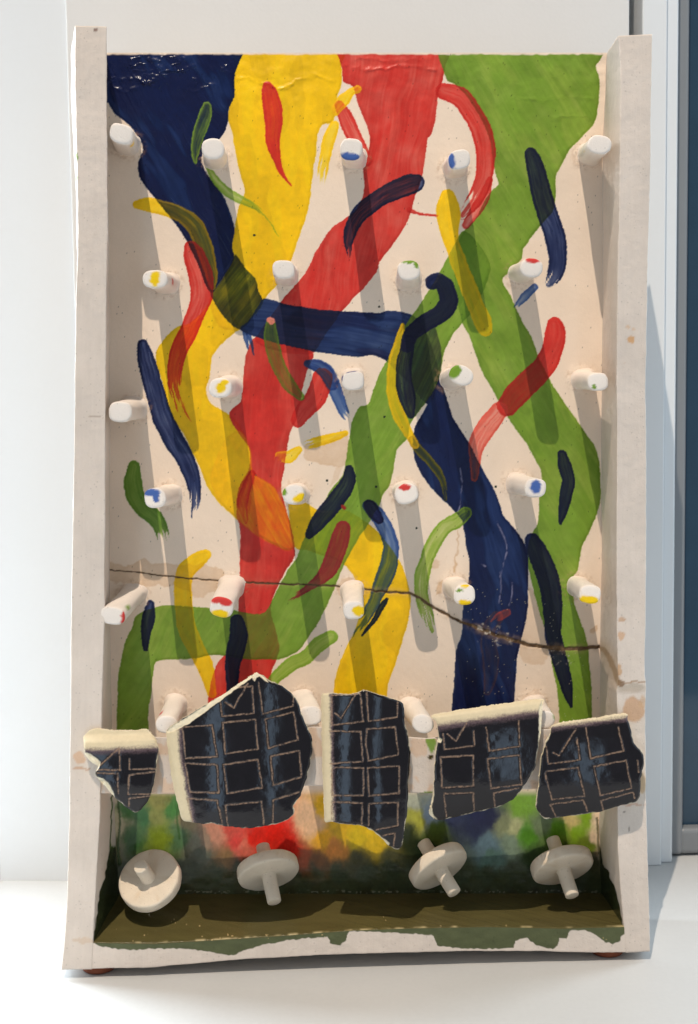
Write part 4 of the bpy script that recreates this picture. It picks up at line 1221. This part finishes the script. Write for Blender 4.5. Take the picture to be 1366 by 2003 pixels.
def shard(label, origin, scale, outline, lines, rim, fade, chips, axis, dome, hb, seed):
    """outline, lines, chips are traced in a local frame: u = ox + X/scale. rim: polyline of the rim's glaze edge (u, v).
    axis 'v': rim on the left, curved across u; 'h': rim on top, curved across v"""
    ox, oy = origin
    tr = lambda q: np.array([(ox + x / scale, oy + y / scale) for x, y in q])
    poly = catmull(tr(outline), 3.0, True)
    nrm = np.array([vnoise(poly[:, 0] / 7, poly[:, 1] / 7, seed), vnoise(poly[:, 0] / 7, poly[:, 1] / 7, seed + 1)]).T
    poly = poly + nrm * 1.1
    x0, y0 = poly.min(0) - 3
    x1, y1 = poly.max(0) + 3
    st = 1.25
    gu, gv = np.meshgrid(np.arange(x0, x1, st), np.arange(y0, y1, st))
    sd = sdf_poly(gu, gv, poly)
    gy, gx = np.gradient(sd)
    gl = np.hypot(gx, gy) + 1e-6
    out = sd < 0
    nu_ = np.where(out, gu + gx / gl * (-sd), gu)
    nv_ = np.where(out, gv + gy / gl * (-sd), gv)
    keepv = sd > -1.2 * st
    nr, nc = gu.shape
    f = grid_faces(nr, nc)
    fm = keepv.ravel()[f].all(1) & (sd.ravel()[f] > 0).any(1)
    f = f[fm]
    u, v = nu_, nv_
    # relief
    xc = (x0 + x1) / 2
    yc = (y0 + y1) / 2
    if axis == 'v':
        e = (u - xc) / ((x1 - x0) / 2)
        e2 = (v - yc) / ((y1 - y0) / 2)
        d_r = u - np.interp(v, rim[:, 1], rim[:, 0])
    else:
        e = (v - yc) / ((y1 - y0) / 2)
        e2 = (u - xc) / ((x1 - x0) / 2)
        d_r = v - np.interp(u, rim[:, 0], rim[:, 1])
    hgt = hb + .05 * (v - yc) + dome * (1 - e * e) + dome * .3 * (1 - e2 * e2) + .35 * fbm(u / 25, v / 25, seed, 2) + .035 * fbm(u / 6, v / 6, seed + 1, 2)
    rim_edge = sstep(-6, -26, d_r)
    hgt -= 7 * rim_edge
    # the rim line moves behind the rounded edge
    hgt -= 1.8 * sstep(3.5, 0, sd) * (1 - rim_edge)
    rgb = np.tile(BLK, u.shape + (1,)) * (1 + .25 * fbm(u / 18, v / 18, seed + 2, 3))[..., None]
    rough = np.full(u.shape, .11) + .05 * fbm(u / 12, v / 12, seed)
    # rim to glaze transition: cream, dusty violet brown, black
    tt = d_r + 3.0 * fbm(u / 20, v / 4 if axis == 'h' else v / 20, seed + 4, 3) + 2.2 * vnoise(u / 1.7, v / 1.7, seed)
    vio = lin((96, 78, 82))
    k = sstep(fade, 0.25 * fade, tt)[..., None]
    rgb = rgb * (1 - k) + vio * k
    rough = rough + .3 * k[..., 0]
    k = sstep(.5 * fade, -2, tt)[..., None]
    rgb = rgb * (1 - k) + RIM * (1 + .06 * fbm(u / 9, v / 9, 2))[..., None] * k
    rough = rough * (1 - k[..., 0]) + .55 * k[..., 0]
    # incised lines
    for q in lines:
        q = tr(q)
        wdt = 1.45 + .35 * vnoise(u / 16, v / 16, seed)
        dd = seg_dist(u + 1.2 * fbm(u / 9, v / 9, seed), v + 1.2 * fbm(u / 9, v / 9, seed + 1), q)
        k = sstep(wdt + .7, wdt - .9, dd) * np.clip(.62 + .6 * vnoise(u / 2.2, v / 2.2, seed + 3), 0, 1)
        rgb = rgb * (1 - k[..., None]) + LINE * k[..., None]
        rough = rough * (1 - k) + .7 * k
        hgt -= .9 * k
    # chips: bare clay
    for q in chips:
        sc2 = sdf_poly(u + 1.6 * fbm(u / 8, v / 8, 3), v + 1.6 * fbm(u / 8, v / 8, 4), catmull(tr(q), 4, True))
        k = sstep(-.8, .8, sc2)
        rgb = rgb * (1 - k[..., None]) + CHIP * (1 + .1 * fbm(u / 6, v / 6, 1))[..., None] * k[..., None]
        rough = rough * (1 - k) + .85 * k
        hgt -= k * (3 + 1.5 * fbm(u / 7, v / 7, 2))
    # worn pale edge
    k = sstep(1.7, .5, sd + .8 * vnoise(u / 3, v / 3, seed)) * np.clip(.1 + .9 * vnoise(u / 14, v / 14, seed + 5), 0, 1)
    rgb = rgb * (1 - k[..., None]) + CHIP * k[..., None]
    rough = rough * (1 - k) + .8 * k
    vi, inv = np.unique(f, return_inverse=True)
    ff = inv.reshape(f.shape)
    uu, vv, hh = u.ravel()[vi], v.ravel()[vi], hgt.ravel()[vi]
    Pf = P(uu, vv, hh)
    cols = np.concatenate([np.clip(rgb.reshape(-1, 3)[vi], .002, 1), np.clip(rough.ravel()[vi], .08, 1)[:, None]], 1)
    c0 = P(xc, y1, hb - 14)
    root = empty("pottery_shard", c0, label, "shard", "pottery shards along the crossbar")
    mk("glazed_face", Pf, ff[:, ::-1], M_GLAZE, root, cols)
    # body: broken edge and back
    ed = np.concatenate([ff[:, [0, 1]], ff[:, [1, 2]], ff[:, [2, 3]], ff[:, [3, 0]]])
    key = np.sort(ed, 1)
    kk = key[:, 0].astype(np.int64) * len(vi) + key[:, 1]
    un, idx, cnt = np.unique(kk, return_index=True, return_counts=True)
    be = ed[idx[cnt == 1]]
    bv, binv = np.unique(be, return_inverse=True)
    be = binv.reshape(be.shape)
    nb_ = len(bv)
    cen = Pf.mean(0)
    rows = [Pf[bv]]
    th = 10.0
    for t in (.25, .5, .75, 1.0):
        jit = rng.normal(0, .5, (nb_, 1)) * EX + rng.normal(0, .5, (nb_, 1)) * EY
        inw = (cen - Pf[bv]) * (.012 * t)
        rows.append(Pf[bv] - EN * (th * t * S) + inw + jit * S)
    Vb = np.concatenate(rows)
    fb = []
    for r_ in range(4):
        fb.append(np.stack([be[:, 0] + r_ * nb_, be[:, 1] + r_ * nb_, be[:, 1] + (r_ + 1) * nb_, be[:, 0] + (r_ + 1) * nb_], 1))
    ci = len(Vb)
    Vb = np.concatenate([Vb, [cen - EN * (th + dome * .5) * S]])
    tri = np.stack([be[:, 1] + 4 * nb_, be[:, 0] + 4 * nb_, np.full(len(be), ci)], 1)
    cb = np.tile(np.append(CHIP, .85), (len(Vb), 1))
    cb[:, :3] *= rng.uniform(.9, 1.05, (len(Vb), 1))
    mk("clay_body", Vb, [np.concatenate(fb), tri], M_CLAY, root, cb, smooth=False)
    return root


HB = HW + 13.0
shard("small pointed black shard with thick cream rim overlapping the left side wall", (140, 1300), 4.006,
      [(95, 570), (140, 520), (200, 505), (330, 518), (500, 520), (590, 512), (650, 570), (680, 660), (670, 740), (655, 870), (625, 1010), (580, 1100), (505, 1158),
       (420, 1110), (340, 1040), (260, 950), (185, 860), (210, 800), (150, 760), (105, 690)],
      [[(225, 790), (370, 655)], [(375, 640), (380, 820)], [(455, 740), (455, 820), (660, 815)], [(205, 825), (385, 825)], [(205, 850), (360, 855), (368, 1010)],
       [(445, 1015), (450, 865), (650, 840)], [(445, 1015), (625, 1015)], [(450, 1110), (450, 1050), (620, 1030)]],
      np.array([(150, 1461), (200, 1460), (250, 1459), (315, 1455)]), 20,
      [[(190, 880), (250, 895), (310, 960), (345, 1055), (300, 1000), (240, 930)], [(100, 690), (150, 700), (225, 760), (220, 800), (190, 830), (130, 780)]],
      'h', 12, HB + 4, 1)
shard("largest black shard, domed with a pointed top and cream rim down one side", (300, 1300), 4.006,
      [(800, 65), (860, 85), (900, 120), (990, 160), (1080, 220), (1130, 290), (1170, 400), (1240, 560), (1250, 600), (1240, 720), (1200, 890), (1150, 1030), (1100, 1110), (1105, 1150),
       (1080, 1195), (1000, 1235), (900, 1260), (750, 1280), (600, 1270), (450, 1245), (370, 1245), (250, 1225), (220, 1190), (180, 1050), (140, 860), (110, 620), (105, 530), (130, 490),
       (300, 380), (500, 265), (650, 165), (770, 85)],
      [[(525, 290), (540, 405), (790, 380), (775, 170), (640, 178)], [(565, 295), (630, 340), (740, 150)], [(825, 140), (860, 385), (1095, 325), (1098, 240)],
       [(228, 490), (460, 475), (500, 720), (255, 735), (228, 490)], [(545, 455), (800, 430), (820, 660), (565, 700), (545, 455)],
       [(880, 430), (1100, 370), (1135, 590), (905, 655), (880, 430)], [(250, 775), (500, 785), (515, 1005), (290, 1000), (250, 775)],
       [(550, 785), (820, 745), (855, 965), (580, 1010), (550, 785)], [(920, 720), (1145, 675), (1160, 880), (940, 945), (920, 720)],
       [(310, 1230), (262, 1048), (500, 1065), (545, 1258)], [(585, 1265), (565, 1105), (600, 1098), (850, 1075), (865, 1255)], [(940, 1248), (940, 1065), (1145, 1000)]],
      np.array([(346, 1400), (346, 1425), (350, 1480), (358, 1530), (374, 1612)]), 14,
      [[(100, 520), (230, 430), (430, 305), (640, 165), (760, 75), (785, 95), (660, 185), (530, 280), (420, 360), (300, 450), (240, 482), (150, 525)],
       [(770, 80), (800, 60), (865, 85), (900, 140), (870, 125), (835, 90), (805, 100), (795, 130)]],
      'v', 26, HB, 2)
shard("tall upright black shard with ten incised squares and cream rim along its long edge", (590, 1330), 4.006,
      [(155, 120), (165, 108), (220, 105), (350, 110), (440, 100), (490, 80), (560, 100), (650, 130), (740, 155), (800, 190), (810, 330), (840, 450), (855, 600), (840, 800), (830, 1000),
       (810, 1150), (790, 1290), (760, 1330), (700, 1310), (640, 1250), (550, 1180), (450, 1140), (300, 1125), (230, 1110), (185, 1112), (178, 1000), (170, 800), (160, 500)],
      [[(235, 115), (240, 355), (485, 325), (460, 105), (240, 118)], [(260, 260), (315, 295), (420, 115)], [(510, 100), (525, 325), (750, 290), (755, 170)],
       [(220, 400), (465, 405), (480, 640), (225, 655)], [(510, 385), (735, 370), (760, 585), (525, 635), (505, 500), (510, 385)],
       [(240, 700), (270, 685), (485, 690), (485, 905), (240, 905), (240, 700)], [(515, 690), (765, 675), (765, 885), (530, 910), (515, 690)],
       [(235, 1100), (235, 955), (480, 965), (470, 1130)], [(525, 1140), (530, 970), (755, 960), (755, 1140), (580, 1175)], [(635, 1220), (730, 1200), (725, 1300)]],
      np.array([(643, 1350), (645, 1400), (646, 1500), (651, 1615)]), 10,
      [[(440, 1140), (540, 1165), (620, 1225), (690, 1280), (680, 1300), (640, 1260), (550, 1190), (450, 1150)]],
      'v', 18, HB, 3)
shard("broad black shard with a straight cream rim on top between two other shards", (790, 1330), 4.006,
      [(220, 290), (240, 275), (600, 215), (850, 180), (1085, 150), (1090, 200), (1075, 380), (1060, 500), (1030, 680), (980, 770), (930, 850), (860, 930), (750, 990), (540, 1040),
       (400, 1075), (265, 1100), (200, 1050), (215, 990), (235, 850), (245, 650), (260, 500), (275, 450), (265, 380), (255, 330)],
      [[(340, 425), (410, 480), (490, 340)], [(310, 420), (320, 545), (555, 515), (550, 400)], [(645, 370), (670, 555), (910, 520), (900, 320)],
       [(290, 605), (545, 590), (545, 830), (300, 845), (290, 605)], [(655, 620), (905, 590), (925, 820), (685, 850), (655, 620)],
       [(335, 1070), (315, 890), (545, 885), (550, 1020)], [(715, 990), (705, 885), (900, 850)]],
      np.array([(840, 1414), (940, 1401), (1000, 1392), (1065, 1383)]), 22,
      [[(200, 1060), (212, 990), (232, 860), (238, 900), (222, 1000), (228, 1050), (260, 1095)], [(1060, 230), (1092, 160), (1080, 380), (1055, 520), (1060, 380)],
       [(250, 440), (300, 470), (290, 490), (255, 480)]],
      'h', 18, HB, 4)
shard("black shard with a narrow rim and chipped edge overlapping the right side wall", (1000, 1330), 4.006,
      [(340, 350), (600, 310), (890, 265), (910, 310), (945, 400), (965, 500), (1030, 570), (1040, 640), (1020, 760), (995, 940), (850, 985), (700, 1030), (500, 1060), (350, 1080),
       (260, 1085), (200, 1010), (200, 950), (220, 800), (235, 640), (270, 500), (310, 420)],
      [[(330, 570), (375, 595), (510, 385)], [(275, 520), (290, 660), (540, 625), (515, 460)], [(585, 370), (625, 615), (880, 555), (840, 370)],
       [(265, 735), (280, 715), (525, 685), (575, 910), (320, 935), (265, 735)], [(650, 680), (900, 630), (945, 850), (700, 905), (650, 680)],
       [(350, 1070), (305, 975), (565, 940), (600, 1030)], [(725, 1020), (705, 945), (955, 880), (970, 930)], [(990, 630), (1000, 720)]],
      np.array([(1075, 1419), (1150, 1409), (1240, 1397)]), 16,
      [[(240, 1070), (300, 1085), (350, 1082), (260, 1092)]],
      'h', 16, HB + 4, 5)


# ------------------------------------------------------------ spinning tops
def spinning_top(label, uvh, axis, R_, half, front, back, seed, rgb):
    c = P(*uvh)
    vd = ORG - c
    vd = vd / np.linalg.norm(vd)
    vr = np.cross(np.array([0, 0, 1.0]), vd)
    vr /= np.linalg.norm(vr)
    ax = axis[0] * vr + axis[1] * np.cross(vd, vr) + axis[2] * vd
    ax = ax / np.linalg.norm(ax)
    root = empty("spinning_top", c, label, "spinning top", "clay spinning tops lying in the tray")
    r = np.random.default_rng(seed)
    e = .16 * half
    prof = [(-half, .0), (-half, .25 * R_), (-half, .6 * R_), (-half, .9 * R_), (-half + e * .3, .955 * R_), (-half + e, .985 * R_), (-half + 2.2 * e, R_), (0, 1.005 * R_), (half - 2.2 * e, R_),
            (half - e, .985 * R_), (half - e * .3, .955 * R_), (half, .9 * R_), (half, .6 * R_), (half, .25 * R_), (half, .0)]
    G, f = lathe([(z * S, max(q, .01) * S) for z, q in prof], 72, c, ax, (0.2, .3, 1))
    q = G / S
    n = fbm(q[..., 0] / 25 + q[..., 1] / 20, q[..., 2] / 25, seed, 3)
    rad = (G - c)
    G = c + rad * (1 + .022 * n + .006 * fbm(q[..., 0] / 6, q[..., 2] / 6 + q[..., 1] / 6, seed + 3, 2))[..., None]
    col = np.tile(rgb, G.shape[:2] + (1,)) * (1 + .10 * fbm(q[..., 0] / 14, q[..., 2] / 10 + q[..., 1] / 12, seed, 3))[..., None]
    st_ = (sstep(.25, .5, fbm(q[..., 0] / 20 + 5, q[..., 2] / 16 + q[..., 1] / 18, seed + 1, 3)) * .35)[..., None]
    col = col * (1 - st_) + lin((196, 168, 132)) * st_
    cols = np.concatenate([col, np.full(col.shape[:2] + (1,), .85)], -1).reshape(-1, 4)
    mk("disc", G.reshape(-1, 3), f, M_CLAY, root, cols)
    ra = 14.0
    for sgn, ln in ((1, front), (-1, back)):
        pr = [(half * .5, ra), (half + 1, ra * 1.08), (half + 4, ra), (half + ln * .5, ra * .98), (half + ln - 2.5, ra * .96), (half + ln - .8, ra * .9), (half + ln, ra * .78), (half + ln + .2, .01)]
        G, f = lathe([(z * S, q_ * S) for z, q_ in pr], 32, c, ax * sgn, (0.2, .3, 1))
        col = np.tile(rgb * .98, G.shape[:2] + (1,)) * (1 + .06 * fbm(G[..., 0] / S / 10, G[..., 2] / S / 10, seed + 2, 3))[..., None]
        cols = np.concatenate([col, np.full(col.shape[:2] + (1,), .85)], -1).reshape(-1, 4)
        mk("axle", G.reshape(-1, 3), f, M_CLAY, root, cols)
    return root


TOPC = lin((216, 202, 182))
spinning_top("clay spinning top tilted face up in the tray corner by the left wall", (294, 1722, 84), (-.30, .46, .83), 60, 12, 46, 30, 11, TOPC)
spinning_top("clay spinning top leaning below the largest shard with stem pointing down", (524, 1702, 57), (.17, -.87, .45), 60, 12, 56, 42, 12, TOPC)
spinning_top("clay spinning top tipped sideways below the broad shard", (857, 1694, 60), (.50, -.78, .38), 60, 12, 52, 46, 13, TOPC)
spinning_top("clay spinning top beside the right wall in the tray corner", (1099, 1692, 60), (.31, -.86, .40), 61, 12, 54, 46, 14, TOPC)
